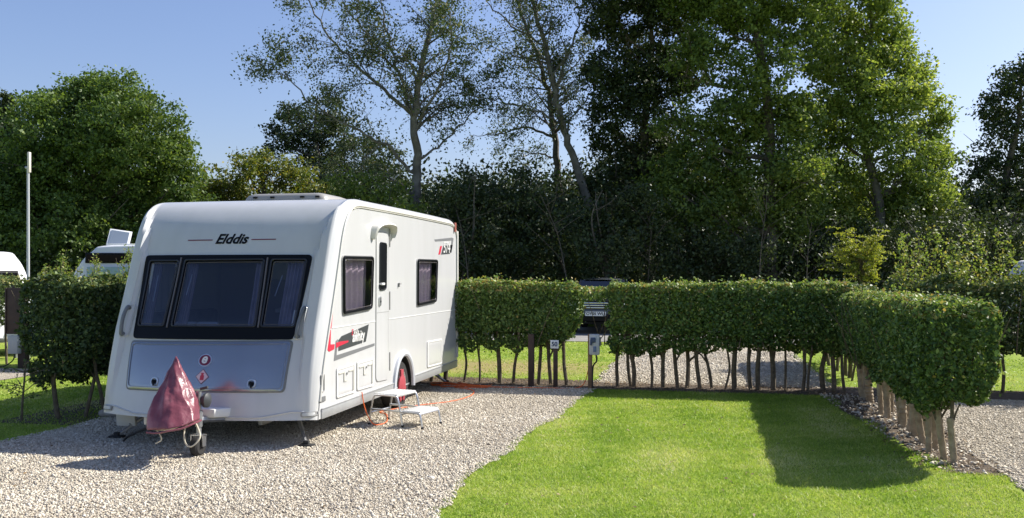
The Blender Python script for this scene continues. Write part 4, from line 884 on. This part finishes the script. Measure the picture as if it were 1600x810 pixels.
# roof fittings
ra, rb = at(375, 318, 10.9), at(500, 318, 10.75)
def rl(name, c, sx, sy, h, m, par=CV):
    b = MB(); q = [(-sx, -sy), (sx, -sy), (sx, sy), (-sx, sy)]; lp = loop(q, .12, 6, 3); n = len(lp); vs = []
    for k, z in ((1.0, 0), (.98, h*.4), (.93, h*.75), (.82, h*.96), (.3, h*1.04)): vs += [(c[0]+p[0]*k, c[1]+p[1]*k, c[2]+z) for p in lp]
    b.add(vs, [(l*n+i, l*n+(i+1) % n, (l+1)*n+(i+1) % n, (l+1)*n+i) for l in range(4) for i in range(n)]+[tuple(4*n+i for i in range(n))]); return b.build(name, m, par, smooth=50)
RZ = 2.735
rv = rl('roof_light', (-1.07, 1.75, RZ), .56, .42, .11, mat('roof_light_plastic', (.30, .29, .27), .4)); rl('roof_light_flange', (-1.05, 1.75, RZ-.012), .66, .52, .03, M['offwhite'], rv)
b = MB()
for x in (-1.45, -1.22, -.82, -.62): b.box((x, 1.34, RZ+.055), (.05, .03, .022))
b.build('roof_light_clips', M['black'], rv)
rl('roof_vent', (-1.2, 3.6, RZ-.005), .22, .22, .09, M['offwhite'])
b = MB(); b.tube([(-.45, 3.2, RZ), (-.42, 3.25, RZ+.04), (-.34, 3.35, RZ+.52)], [.012, .006, .002], 6); b.build('aerial', M['black'], CV)
# front skirt under the bumper, chassis, axle
b = MB(); b.box((UC, 2.9, .24), (.06, 4.9, .07)); b.box((UC-.55, 2.7, .24), (.05, 5.2, .10)); b.box((UC+.55, 2.7, .24), (.05, 5.2, .10)); b.tube([(-.2, WHY, .33), (-W+.2, WHY, .33)], .04, 10); b.build('chassis', M['steel'], CV)
HV = -1.0
b = MB()
for s in (-1, 1): b.tube([(UC+s*.55, .5, .27), (UC+s*.42, -.15, .30), (UC+s*.07, -.95, .40)], .035, 6)
b.box((UC, -.95, .41), (.10, .30, .07)); b.build('drawbar', M['steel'], CV)
b = MB(); b.add([(UC-.52, .05, .30), (UC+.52, .05, .30), (UC+.36, -.52, .36), (UC-.36, -.52, .36), (UC-.52, .05, .41), (UC+.52, .05, .41), (UC+.36, -.52, .45), (UC-.36, -.52, .45)], [(0, 1, 2, 3), (4, 7, 6, 5), (0, 4, 5, 1), (1, 5, 6, 2), (2, 6, 7, 3), (3, 7, 4, 0)]); b.build('drawbar_fairing', M['white'], CV, bevel=.015)
JX, JY = -.98, -.70
jk = MB(); jk.tube([(JX, JY, .10), (JX, JY, .66)], .026, 14); jk.tube([(JX, JY, .30), (JX, JY, .46)], .036, 14); jk.box((JX-.03, JY, .43), (.12, .06, .05)); jo = jk.build('jockey_wheel_post', M['steel'], CV)
b = MB(); b.lathe([(.001, -.045), (.08, -.045), (.10, -.03), (.105, 0), (.10, .03), (.08, .045), (.001, .045)], (JX, JY-.02, .108), 'X', 24); b.build('jockey_wheel', M['rubber'], jo)
b = MB(); b.box((JX, JY, .215), (.14, .07, .012)); b.box((JX-.064, JY-.01, .16), (.012, .06, .11)); b.box((JX+.064, JY-.01, .16), (.012, .06, .11)); b.build('wheel_fork', M['alu'], jo)
b = MB(); b.lathe([(.001, -.03), (.05, -.03), (.075, -.01), (.075, .02), (.04, .04), (.001, .045)], (JX+.05, JY+.05, .56), 'X', 18)
b.tube([(JX+.02, JY, .68), (JX+.10, JY, .70)], .014, 8); b.build('jockey_handle', M['dgrey'], jo)
# corner steadies
for (x, y, s, fy) in ((-.28, .18, 1, -.10), (-W+.30, .20, -1, -.10), (-.30, 5.15, 1, .10), (-W+.30, 5.15, -1, .1)):
    b = MB(); f = (x+s*.16, y+fy*2.2, .03); b.tube([(x-s*.1, y-fy, .29), f], [.022, .018], 6); b.tube([(x-s*.02, y, .27), ((x+f[0])/2, (y+f[1])/2, .14)], .012, 6); o = b.build('corner_steady', M['steel'], CV)
    b = MB(); b.box((f[0], f[1], .022), (.15, .11, .022)); b.box((f[0], f[1], .045), (.06, .05, .05)); b.build('steady_foot', M['rubber'], o, bevel=.005)
b = MB(); b.box((-W+.17, .10, .215), (.24, .03, .19), rx=.1); b.build('mudflap', M['offwhite'], CV, bevel=.006)
b = MB(); b.tube(spline([(UC-.15, -.6, .30), (UC-.45, -.45, .22), (UC-.75, -.35, .10), (UC-.85, -.3, .035)], 5), .012, 6); b.build('breakaway_cable', M['rubber'], CV)
# interior seen through the windows
b = MB(); b.box((UC, 1.4, .62), (W-.12, 2.2, .04)); b.build('cabin_floor', M['int'], CV)
for s in (-1, 1):
    b = MB(); x = UC+s*.88; b.box((x, 1.25, .86), (.62, 1.5, .42)); b.box((UC+s*1.14, 1.25, 1.20), (.16, 1.5, .36)); b.build('sofa', M['sofa'], CV, bevel=.05)
b = MB(); b.box((UC, .62, 1.02), (1.1, .32, .05)); b.box((UC, .66, .83), (.7, .26, .36)); b.build('front_chest', M['int'], CV, bevel=.01)
for x, y in ((UC-.62, .55), (UC-.36, .58), (UC+.8, .55)):
    b = MB(); b.box((x, y, 1.16), (.30, .10, .26), rx=.35); b.build('scatter_cushion', M['intw'], CV, bevel=.045)
b = MB(); b.box((UC, 2.35, 1.55), (W-.1, .05, 1.9)); b.build('cabin_partition', M['int'], CV)
b = MB(); b.box((UC+.25, 2.2, 1.35), (1.1, .2, .06)); b.box((UC-.2, 2.28, 1.95), (.75, .08, .38)); b.build('kitchen_units', M['intw'], CV, bevel=.01)
b = MB(); b.lathe([(.001, 0), (.075, 0), (.07, .14), (.05, .18), (.001, .2)], (UC+.1, 2.12, 1.38), 'Z', 18); b.tube([(UC+.16, 2.12, 1.42), (UC+.22, 2.12, 1.5), (UC+.16, 2.12, 1.54)], .01, 6); b.build('kettle', M['intw'], CV)
def curtain(surf, q, m, folds, off, nm='curtain'):
    b = MB(); nx, nz_ = folds*6, 6; vs = []
    for j in range(nz_+1):
        for i in range(nx+1):
            s, t = i/nx, j/nz_; a = [(q[0][k]*(1-s)+q[1][k]*s)*(1-t)+(q[3][k]*(1-s)+q[2][k]*s)*t for k in (0, 1)]; vs.append(surf(a[0], a[1], off+.018*math.sin(s*folds*2*math.pi)))
    b.add(vs, [(j*(nx+1)+i, j*(nx+1)+i+1, (j+1)*(nx+1)+i+1, (j+1)*(nx+1)+i) for j in range(nz_) for i in range(nx)]); b.build(nm, m, CV, smooth=60)
def qsub(q, s0, s1):
    l = lambda a, b, t: (a[0]*(1-t)+b[0]*t, a[1]*(1-t)+b[1]*t); return [l(q[0], q[1], s0), l(q[0], q[1], s1), l(q[3], q[2], s1), l(q[3], q[2], s0)]
p0 = panes[0]; curtain(front, qsub(p0, 0, .30), M['curtain'], 4, -.08); curtain(front, qsub(panes[1], .0, .12), M['curtain'], 4, -.09); curtain(front, qsub(panes[1], .86, 1.0), M['curtain'], 3, -.09); curtain(front, qsub(panes[2], .38, 1.0), M['curtain'], 6, -.08)
for q in (WQ1, WQ2): curtain(side, shrink(q, .015), M['blind'], 5, -.07, 'blind')
curtain(lft, qsub(WQL, .1, .7), mat('pale_blind', (.82, .80, .76), .8), 3, -.05, 'blind')

# ------------------------------------------------------------------ hitch cover, rope, step, cables
def cover():
    from mathutils import noise
    loc = np.array([UC, -.85, .3]); t = thing('hitch_cover', 'faded maroon waterproof cover draped over the caravan hitch, rising to a point', 'hitch cover', loc)
    P = [(275, 556, 8.85), (277, 562, 8.80), (291, 594, 8.78), (304, 614, 8.72), (313, 656, 8.66), (311, 628, 9.0), (228, 673, 8.42), (228, 646, 8.50), (243, 618, 8.62), (255, 600, 8.70), (262, 672, 8.32), (284, 668, 8.36), (303, 660, 8.45), (268, 620, 8.52), (238, 655, 8.95), (306, 650, 9.12), (258, 612, 9.0), (288, 604, 8.98)]
    bm = bmesh.new()
    for p in P: bm.verts.new(tuple(at(*p)-loc))
    bmesh.ops.convex_hull(bm, input=bm.verts); bmesh.ops.delete(bm, geom=[v for v in bm.verts if not v.link_faces], context='VERTS')
    for _ in range(7):
        es = [e for e in bm.edges if e.calc_length() > .022]
        if not es: break
        bmesh.ops.subdivide_edges(bm, edges=es, cuts=1); bmesh.ops.triangulate(bm, faces=bm.faces)
    for _ in range(5): bmesh.ops.smooth_vert(bm, verts=[v for v in bm.verts if v.co.z < .66], factor=.5, use_axis_x=True, use_axis_y=True, use_axis_z=True)
    bm.normal_update(); ap = Vector(at(275, 556, 8.85)-loc)
    for v in bm.verts:
        d = v.co-ap; h = max(0, min(1, -d.z/.6)); a = math.atan2(d.y, d.x) if h > .02 else 0
        q = v.co; n1 = noise.noise(Vector((a*2.2, q.z*2.5, 3.1))); n2 = noise.noise(q*9+Vector((3, 1, 7))); n3 = noise.noise(Vector((q.x*16+q.z*9, q.y*10, q.z*7)))
        rid = (1-abs(n1)*3.2)*.016+(1-abs(n2)*2.4)*.007+n3*.006
        v.co += v.normal*(rid-.012)*math.sin(math.pi*min(1, .12+h*.8))
    low = min(v.co.z for v in bm.verts)
    me = bpy.data.meshes.new('cover'); bm.to_mesh(me); bm.free(); me.shade_smooth(); me.materials.append(M['cover']); link(bpy.data.objects.new('cover', me), t)
    b = MB(); e = [at(*p)-loc for p in ((229, 676, 8.42), (245, 677, 8.36), (262, 674, 8.31), (284, 670, 8.34), (303, 662, 8.43), (314, 657, 8.64))]
    b.tube(spline(e, 5), .010, 6); b.build('hem', M['cover'], t)
    return t
cover()
b = MB(); o3 = np.array([UC+.2, -.95, .36])
b.tube([o3+np.array(p) for p in spline([(-.12, -.18, -.02), (0, -.12, -.03), (.10, .0, .01), (.12, .1, .02), (.20, .05, -.02), (.26, .0, -.12), (.20, -.05, -.20), (.12, -.03, -.17), (.08, .02, -.06), (.10, .08, .03)], 8)], .008, 7)
b.tube([o3+np.array(p) for p in spline([(-.10, -.17, -.03), (-.04, -.2, -.07), (-.03, -.2, -.12), (-.08, -.22, -.15)], 6)], .006, 6); o = b.build('tie_cord', M['rope'], None); tag(o, 'cream cord looped below the maroon hitch cover', 'cord')
# double step
def step():
    A = ps(600, 600); y0 = 1.52; t = thing('step_stool', 'silver folding double step standing on gravel below the caravan door', 'step', (.32, y0, 0)); al = M['alu']
    def tread(nm, cx, cy, z, sx, sy):
        b = MB(); b.box((cx, cy, z), (sx, sy, .03)); o = b.build(nm, M['white'], t, bevel=.008)
        g = MB()
        for k in range(7): g.box((cx-sx/2+sx*(k+.5)/7, cy, z+.0165), (.012, sy*.9, .003))
        g.build('tread_grip', M['seal'], o)
    tread('upper_tread', 0, 0, .385, .33, .42); tread('lower_tread', .36, 0, .20, .26, .42)
    def leg(pts, nm='leg'):
        b = MB(); b.tube(spline(pts, 5), .0125, 10); b.build(nm, al, t)
    for y in (-.21, .21):
        leg([(-.24, y, .0), (-.21, y, .20), (-.17, y, .35), (-.12, y, .375), (.12, y, .375), (.17, y, .35), (.21, y, .20), (.24, y, .0)])
        leg([(-.22, y, .20), (.0, y, .20), (.2, y, .195), (.44, y, .19), (.49, y, .16), (.52, y, .0)], 'side_rail')
    for x, z in ((-.22, .16), (.22, .16), (-.15, .37), (.15, .37), (.49, .18)):
        b = MB(); b.tube([(x, -.21, z), (x, .21, z)], .010, 8); b.build('cross_tube', al, t)
    for x in (-.24, .24, .52):
        for y in (-.21, .21): b = MB(); b.lathe([(.001, 0), (.018, 0), (.017, .035), (.001, .035)], (x, y, 0), 'Z', 10); b.build('foot', M['rubber'], t)
    t.rotation_euler = (0, 0, R(-14))
step()
# orange hook-up cable
def cable(name, pts, lab, r_=.007, m='orange'):
    b = MB(); b.tube(spline(pts, 8), r_, 6); o = b.build(name, M[m], None); tag(o, lab, 'cable')
ha = ps(563, 613)
cable('hookup_cable', [(.02, ha[0], ha[1]), (.05, ha[0], ha[1]-.16), (.10, ha[0]+.02, .12), (.16, ha[0]+.08, .03), (.2, ha[0]+.35, .02), (.0, ha[0]+.9, .02), (-.15, 2.3, .02), (.15, 2.9, .02), (.5, 3.4, .02), (.62, 4.0, .02), (.5, 4.6, .02), (.1, 4.95, .02), (.7, 5.05, .02), (1.6, 5.12, .02), (2.1, 5.28, .03), (2.22, 5.36, .3)], 'orange electric cable dropping from the side hatch and running along the gravel')
r_ = np.random.default_rng(61); pts = []
for k in range(26):
    a = k*.78; rr = .30+.06*math.sin(k*1.3); pts.append((.15+rr*1.5*math.cos(a)+r_.normal(0, .12), 5.0+rr*.5*math.sin(a)+r_.normal(0, .05), .02+abs(r_.normal(0, .035))))
cable('cable_coil', pts, 'loose heap of orange cable behind the caravan rear corner', .007)
# number plate post 50 and hook-up point
p = ((868-800)/F)
hp_ = lambda px, v: (CAM[0]+((px-800)/F*FW[1]*0+0), 0)
def on_row(px, yv):
    r_ = (px-800)/F; D_ = FW+RT*r_; k = (yv-CAM[1])/D_[1]; return CAM[0]+D_[0]*k, k
x, k = on_row(867, 5.3); t = thing('pitch_number_sign', 'small white plate reading 50 on a dark wooden post', 'sign', (x, 5.3, 0)); z = lambda y: 1.85-(y-HZ)/F*k
b = MB(); b.box((.01, 0, z(545)/2), (.07, .05, z(545)+.02)); b.build('post', M['brownboard'], t, bevel=.005)
b = MB(); hs_ = (z(531.5)-z(544.5)); b.box((0, -.035, (z(531.5)+z(544.5))/2), (hs_*1.0, .012, hs_)); pl = b.build('number_plate', mat('sign_white', (.62, .68, .74), .4), t, bevel=.003)
def tx(txt, size, loc, m, par, thick=.002, bold=.01, rz=0, name='lettering', wid=None):
    c = bpy.data.curves.new('t', 'FONT'); c.body = txt; c.size = size; c.extrude = thick; c.offset = bold; c.align_x = 'CENTER'; c.align_y = 'CENTER'; o = bpy.data.objects.new('t', c); COL.objects.link(o); dg = bpy.context.evaluated_depsgraph_get(); me = bpy.data.meshes.new_from_object(o.evaluated_get(dg)); bpy.data.objects.remove(o); me.name = name; me.materials.clear(); me.materials.append(m)
    xs = [v.co.x for v in me.vertices]; k = wid/(max(xs)-min(xs)) if wid else 1
    me.transform(Matrix.Translation(loc) @ Matrix.Rotation(rz, 4, 'Z') @ Matrix.Rotation(R(90), 4, 'X') @ Matrix.Diagonal((k, 1, 1, 1))); return link(bpy.data.objects.new(name, me), par)
tx('50', hs_*.72, (0, -.044, (z(531.5)+z(544.5))/2-.0), mat('sign_blue', (.03, .06, .14), .5), pl, bold=.003)
x, k = on_row(922, 5.3); t = thing('hookup_post', 'grey electric hook-up box on a weathered wooden post at the hedge gap', 'electric hook-up', (x, 5.3, 0)); z = lambda y: 1.85-(y-HZ)/F*k
b = MB(); b.box((0, 0, z(523)/2), (.065, .065, z(523)+.02)); b.build('post', M['wood'], t, bevel=.006)
zc = (z(522)+z(554))/2; hh = z(522)-z(554); b = MB(); b.box((.075, -.045, zc), (.16, .10, hh)); bx = b.build('socket_box', mat('grey_enclosure', (.42, .45, .50), .45), t, bevel=.012)
b = MB(); b.box((.06, -.105, zc+hh*.22), (.08, .03, .08)); b.box((.03, -.11, zc+hh*.12), (.03, .04, .10)); b.build('socket_cover', mat('blue_socket', (.03, .06, .14), .4), bx, bevel=.008)
b = MB(); b.box((.085, -.10, zc-hh*.22), (.05, .02, .09)); b.build('socket_flap', mat('blue_flap', (.10, .16, .28), .4), bx, bevel=.006)
b = MB(); b.box((.165, -.05, zc+hh*.15), (.025, .05, .14)); b.build('isolator', M['grey'], bx, bevel=.004)
b = MB(); b.tube(spline([(.10, -.05, zc-hh*.5+.01), (.11, -.05, zc-hh*.5-.10), (.05, -.03, zc-hh*.5-.2), (.04, -.03, .02)], 6), .013, 8); b.build('supply_cable', M['rubber'], t)
# stake in the hedge
x, k = on_row(833, 5.5); t = MB(); t.box((0, 0, .42), (.095, .07, .88)); o = t.build('wooden_stake', M['brownboard'], None, bevel=.005); o.location = (x, 5.34, 0); tag(o, 'thick dark stake among the hedge trunks left of the number 50 plate', 'post')
# left edge: brown board with socket box, on a post
x, k = on_row(40, 6.15); t = thing('service_post', 'brown board on a thick post with a grey socket box at the far left', 'service point', (x-.12, 6.1, 0)); z = lambda y: 1.85-(y-HZ)/F*k
b = MB(); b.box((.12, 0, z(522)/2), (.17, .13, z(522))); b.build('post', M['brownboard'], t, bevel=.006)
b = MB(); b.box((.0, -.02, (z(450)+z(522))/2), (.42, .08, z(450)-z(522))); b.box((-.23, -.02, (z(450)+z(522))/2), (.03, .11, z(450)-z(522))); b.build('board', M['brownboard'], t, bevel=.005)
b = MB(); b.box((.02, -.12, (z(524)+z(552))/2), (.22, .12, z(524)-z(552))); b.build('socket_box', mat('grey_box', (.40, .42, .42), .5), t, bevel=.015)
b = MB(); b.tube(spline([(.02, -.12, z(552)), (.0, -.14, z(562)), (-.12, -.2, .06), (-.25, -.25, .03)], 5), .012, 6); b.build('supply_cable', M['rubber'], t)
# tall thin pole
d = 19; p0 = gnd(44, d); t = thing('slim_pole', 'tall slim white pole with a small panel aerial at the top, far left', 'pole', p0); z = lambda y: 1.85-(y-HZ)/F*d
b = MB(); b.tube([(0, 0, 0), (0, 0, z(262))], [.034, .026], 10); b.build('pole', mat('pole_paint', (.50, .52, .55), .4), t)
b = MB(); b.box((.025, 0, (z(238)+z(270))/2), (.05, .07, z(238)-z(270))); b.build('aerial_panel', mat('aerial_plastic', (.60, .57, .50), .5), t, bevel=.012)
b = MB(); b.box((-.03, 0, z(262)), (.07, .05, .05)); b.build('bracket', M['steel'], t, bevel=.006)
# pale stones under the left hedge
b = MB()
r_ = np.random.default_rng(71); n = 12
me_b = bmesh.new(); bmesh.ops.create_icosphere(me_b, subdivisions=3, radius=1)
for v in me_b.verts:
    v.co = Vector((v.co.x*.16, v.co.y*.11, v.co.z*.065))*(1+.10*math.sin(v.co.x*5+1)*math.cos(v.co.y*4)+r_.normal(0, .012))
me_ = bpy.data.meshes.new('rock'); me_b.to_mesh(me_); me_.materials.append(noisy('pale_rock', [(.3, (.26, .24, .21)), (.7, (.42, .40, .36))], 9, .9, .4, 30)); me_.shade_smooth(); o = link(bpy.data.objects.new('rock', me_)); o.location = (-3.45, 1.28, .05); tag(o, 'pale flat stone lying by the left hedge stems beside the caravan', 'stone')

# ------------------------------------------------------------------ far caravans and the car
def rounded_van(name, label, cat, loc, rz, L_, W_, H_, z0, nose, m, wins, extra=None, group=None):
    "box body with a curved nose at -y; wins: list of (side, y0,y1,z0,z1)"
    t = thing(name, label, cat, loc, group); t.rotation_euler = (0, 0, rz)
    pr = spline([(0, z0), (nose*.05, z0+.35*(H_-z0)), (nose*.35, z0+.72*(H_-z0)), (nose*.75, z0+.93*(H_-z0)), (nose*1.25, H_), (L_*.6, H_+.01), (L_-.25, H_-.02), (L_-.04, H_-.22), (L_, H_-.6), (L_, z0)], 5); n = len(pr)
    b = MB(); hw = W_/2; rows = [(-hw, .06), (-hw+.015, .025), (-hw+.06, 0), (hw-.06, 0), (hw-.015, .025), (hw, .06)]
    cy, cz = L_/2, (z0+H_)/2; vs = []
    for u, ins in rows: vs += [(u, p[0]+(cy-p[0])*ins/(L_/2), p[1]+(cz-p[1])*ins/(H_/2)) for p in pr]
    b.add(vs, [(j*n+i, j*n+(i+1) % n, (j+1)*n+(i+1) % n, (j+1)*n+i) for j in range(len(rows)-1) for i in range(n)]+[tuple(range(n)), tuple((len(rows)-1)*n+i for i in range(n))]); b.build('body', m, t, smooth=40)
    for sd, a0, a1, b0, b1 in wins:
        b = MB()
        if sd in 'rl':
            s = 1 if sd == 'r' else -1; b.box((s*(hw+.012), (a0+a1)/2, (b0+b1)/2), (.03, a1-a0, b1-b0)); o = b.build('window', M['black'], t, bevel=.01); b = MB(); b.box((s*(hw+.03), (a0+a1)/2, (b0+b1)/2), (.006, a1-a0-.08, b1-b0-.08)); b.build('pane', M['pane_car'], o)
        else:
            yf = lambda z_: float(np.interp(z_, [p[1] for p in pr[:20]], [p[0] for p in pr[:20]]))
            b.add([(x_, yf(z_)-o_, z_+.3*o_) for o_ in (-.01, .025) for z_ in (b0, b1) for x_ in (a0, a1)], [(0, 1, 3, 2), (4, 6, 7, 5), (0, 4, 5, 1), (2, 3, 7, 6), (0, 2, 6, 4), (1, 5, 7, 3)]); o = b.build('window', M['black'], t)
            b = MB(); e = .05; b.add([(x_, yf(z_)-.032, z_+.009) for z_ in (b0+e, b1-e) for x_ in (a0+e, a1-e)], [(0, 1, 3, 2)]); b.build('pane', M['pane_car'], o)
    for sx in (-1, 1):
        o = bpy.data.objects.new('wheel', None); link(o, t); o.location = (sx*(hw-.08), L_*.55, .31); b = MB(); b.lathe([(.001, -.08), (.29, -.08), (.31, -.05), (.31, .05), (.29, .08), (.001, .08)], (0, 0, 0), 'X', 24); b.build('tyre', M['rubber'], o); b = MB(); b.lathe([(.001, sx*.09), (.17, sx*.085), (.19, sx*.078)], (0, 0, 0), 'X', 20); b.build('rim', M['alu'], o)
    b = MB(); b.box((0, L_/2, .33), (W_-.25, L_-.5, .1)); b.box((0, L_*.85, .15), (.06, .06, .32)); b.box((0, -.35, .38), (.1, .9, .08)); b.box((0, -.6, .19), (.06, .06, .38)); b.build('chassis', M['steel'], t)
    return t
M['van'] = noisy('far_caravan_white', [(.3, (.66, .68, .70)), (.7, (.74, .75, .76))], 2, .35)
# left-edge caravan: its curved nose points right in the picture
p0 = gnd(-6, 19.5); rounded_van('caravan', 'white caravan with a curved nose cut off by the left edge', 'caravan', (p0[0], p0[1], 0), R(82), 4.6, 2.1, 2.35, .4, .75, M['van'], [('l', .5, 1.5, 1.35, 1.95), ('r', .5, 1.5, 1.35, 1.95), ('f', -.8, .8, 1.2, 1.9)])
# motorhome beside the big caravan with an open roof hatch
p0 = gnd(122, 21.5)
mh = rounded_van('motorhome', 'white motorhome with an open roof hatch and dark strip window, left of the caravan', 'motorhome', (p0[0], p0[1], 0), R(-72), 5.6, 2.1, 2.50, .4, .9, M['van'], [('r', .55, 1.75, 2.08, 2.32), ('r', 2.2, 3.2, 1.5, 1.95), ('l', .9, 1.9, 1.5, 2.0), ('f', -.8, .8, 1.35, 1.9)])
b = MB(); b.box((.42, 1.10, 2.68), (.50, .50, .025), ry=.95, rx=-.25); hf_ = b.build('roof_hatch', M['van'], mh, bevel=.01); b = MB(); b.box((.42+.022*math.sin(.95), 1.10, 2.68+.022*math.cos(.95)), (.40, .40, .012), ry=.95, rx=-.25); b.build('hatch_pane', mat('hatch_acrylic', (.16, .20, .26), .2), hf_)
b = MB(); b.box((.55, 1.28, 2.515), (.62, .66, .06)); b.build('hatch_frame', M['white'], mh, bevel=.01)
b = MB(); b.box((1.10, 1.4, 1.72), (.02, 1.6, .55)); b.build('window_screen', mat('blue_screen', (.30, .42, .48), .5), mh)
b = MB(); b.tube([(1.25, 2.35, .1), (1.15, 2.15, 2.3)], .03, 8); b.build('awning_pole', M['offwhite'], mh)
# right edge
p0 = gnd(1588, 25); rounded_van('caravan', 'pale caravan roof just showing above the shoots at the right edge', 'caravan', (p0[0]+.3, p0[1], 0), R(-62), 5, 2.1, 2.24, .4, .8, M['van'], [('l', 1.0, 2.2, 1.3, 1.9), ('r', 1, 2.2, 1.3, 1.9)])
# neighbour just outside the frame at the right; its shadow crosses the gravel
rounded_van('caravan', 'caravan on the next pitch, outside the right edge, casting a shadow on the gravel', 'caravan', (10.9, -1.3, 0), 0, 5.2, 2.2, 2.5, .35, .7, M['van'], [('l', 1.0, 2.1, 1.3, 1.95), ('r', 1, 2.1, 1.3, 1.95), ('f', -.8, .8, 1.2, 1.85)])

def car():
    d = 26.5; c0 = gnd(931, d); t = thing('parked_car', 'black off-road car with silver grille bars parked beyond the hedge gap', 'car', c0)
    paint = mat('black_car_paint', (.014, .016, .02), .18, coat=1); dark = M['black']; hw = .90
    b = MB(); st = [(0, .40, .72, .70), (.05, .34, .92, .86), (.25, .32, 1.0, .9), (.9, .30, 1.07, .9), (1.25, .30, 1.12, .9), (2.6, .30, 1.12, .9), (3.9, .30, 1.10, .9), (4.3, .34, 1.05, .88), (4.42, .42, .95, .80)]
    n = 14; vs = []
    for y, z0, z1, w_ in st:
        pr = [(-w_*.92, z0), (-w_, z0+.12), (-w_, z1-.22), (-w_*.96, z1-.08), (-w_*.86, z1-.01), (-w_*.4, z1+.015), (0, z1+.02)]; pr = pr+[(-a, z) for a, z in pr[::-1][1:]]; vs += [(a, y, z) for a, z in pr]
    m_ = 13; b.add(vs, [(j*m_+i, j*m_+(i+1) % m_, (j+1)*m_+(i+1) % m_, (j+1)*m_+i) for j in range(len(st)-1) for i in range(m_)]+[tuple(range(m_)), tuple((len(st)-1)*m_+i for i in range(m_))]); body = b.build('body', paint, t, smooth=40)
    b = MB(); cb = [(1.15, .80, 1.10), (1.75, .68, 1.56), (2.1, .66, 1.62), (3.4, .66, 1.62), (3.9, .70, 1.56), (4.25, .80, 1.08)]; vs = []
    for y, w_, z in cb: vs += [(-w_, y, z-.02), (-w_*.8, y, z+.045), (0, y, z+.075), (w_*.8, y, z+.045), (w_, y, z-.02)]
    vs2 = [(-.82, y, 1.10) if 0 else (-(.82), y, 1.08) for y, _, _ in cb]; b.add(vs, [(j*5+i, j*5+i+1, (j+1)*5+i+1, (j+1)*5+i) for j in (1, 2, 3) for i in range(4)]); b.build('roof', mat('car_roof', (.10, .11, .12), .2, coat=1), t, smooth=40)
    g = MB(); g.add([(-.80, 1.15, 1.10), (.80, 1.15, 1.10), (.66, 1.78, 1.61), (-.66, 1.78, 1.61)], [(0, 1, 2, 3)]); g.build('windscreen', M['pane_car'], t)
    g = MB()
    for s in (-1, 1): g.add([(s*.85, 1.2, 1.10), (s*.85, 4.2, 1.08), (s*.70, 3.88, 1.60), (s*.68, 1.8, 1.60)], [(0, 1, 2, 3)])
    g.build('side_glass', M['pane_car'], t)
    g = MB()
    for s in (-1, 1):
        g.tube([(s*.82, 1.15, 1.10), (s*.68, 1.77, 1.61)], .03, 6); g.tube([(s*.86, 2.7, 1.1), (s*.68, 2.7, 1.63)], .03, 6); g.tube([(s*.85, 4.22, 1.08), (s*.68, 3.88, 1.61)], .05, 6)
    g.build('roof_pillars', paint, t)
    g = MB(); g.box((0, .5, 1.0), (.01, .01, .01)); 
    for z_ in (.80, .87, .94): g.box((0, -.015+.02*(z_-.8), z_), (1.0, .03, .035))
    g.build('grille_bars', mat('chrome', (.62, .64, .68), .15, metal=1), t, bevel=.006)
    g = MB(); g.box((0, .01, .87), (1.04, .03, .24)); g.build('grille', dark, t)
    for s in (-1, 1):
        g = MB(); g.box((s*.70, .03, .88), (.32, .08, .18), rz=s*.15); h = g.build('headlight', M['lamp'], t, bevel=.03)
        g = MB(); g.tube([(s*.70, -.06, .54), (s*.70, .02, .54)], .05, 14); g.build('fog_lamp', M['lamp'], t)
        g = MB(); g.box((s*.98, 1.45, 1.14), (.18, .10, .14)); g.build('wing_mirror', paint, t, bevel=.03)
    g = MB(); g.box((0, .0, .50), (1.74, .16, .22)); bp_ = g.build('bumper', dark, t, bevel=.04)
    g = MB(); g.box((0, -.09, .62), (.62, .015, .13)); pl = g.build('number_plate', mat('plate_white', (.72, .74, .76), .4), t)
    tx('OY05 WLJ', .115, (0, -.099, .62), M['black'], pl, bold=.003, wid=.55)
    g = MB(); g.box((0, .05, .34), (1.3, .12, .06)); g.box((.05, .02, .28), (.20, .1, .16)); g.build('tow_guard', dark, t)
    for s in (-1, 1):
        for y in (.85, 3.5):
            o = bpy.data.objects.new('wheel', None); link(o, t); o.location = (s*.80, y, .35); g = MB(); g.lathe([(.22, -.11), (.33, -.11), (.35, -.07), (.35, .07), (.33, .11), (.22, .11), (.22, -.11)], (0, 0, 0), 'X', 28); g.build('tyre', M['rubber'], o); g = MB(); g.lathe([(.001, s*.06), (.12, s*.08), (.22, s*.10)], (0, 0, 0), 'X', 20); g.build('rim', M['alu'], o)
    t.location = (c0[0], c0[1], .012)
car()
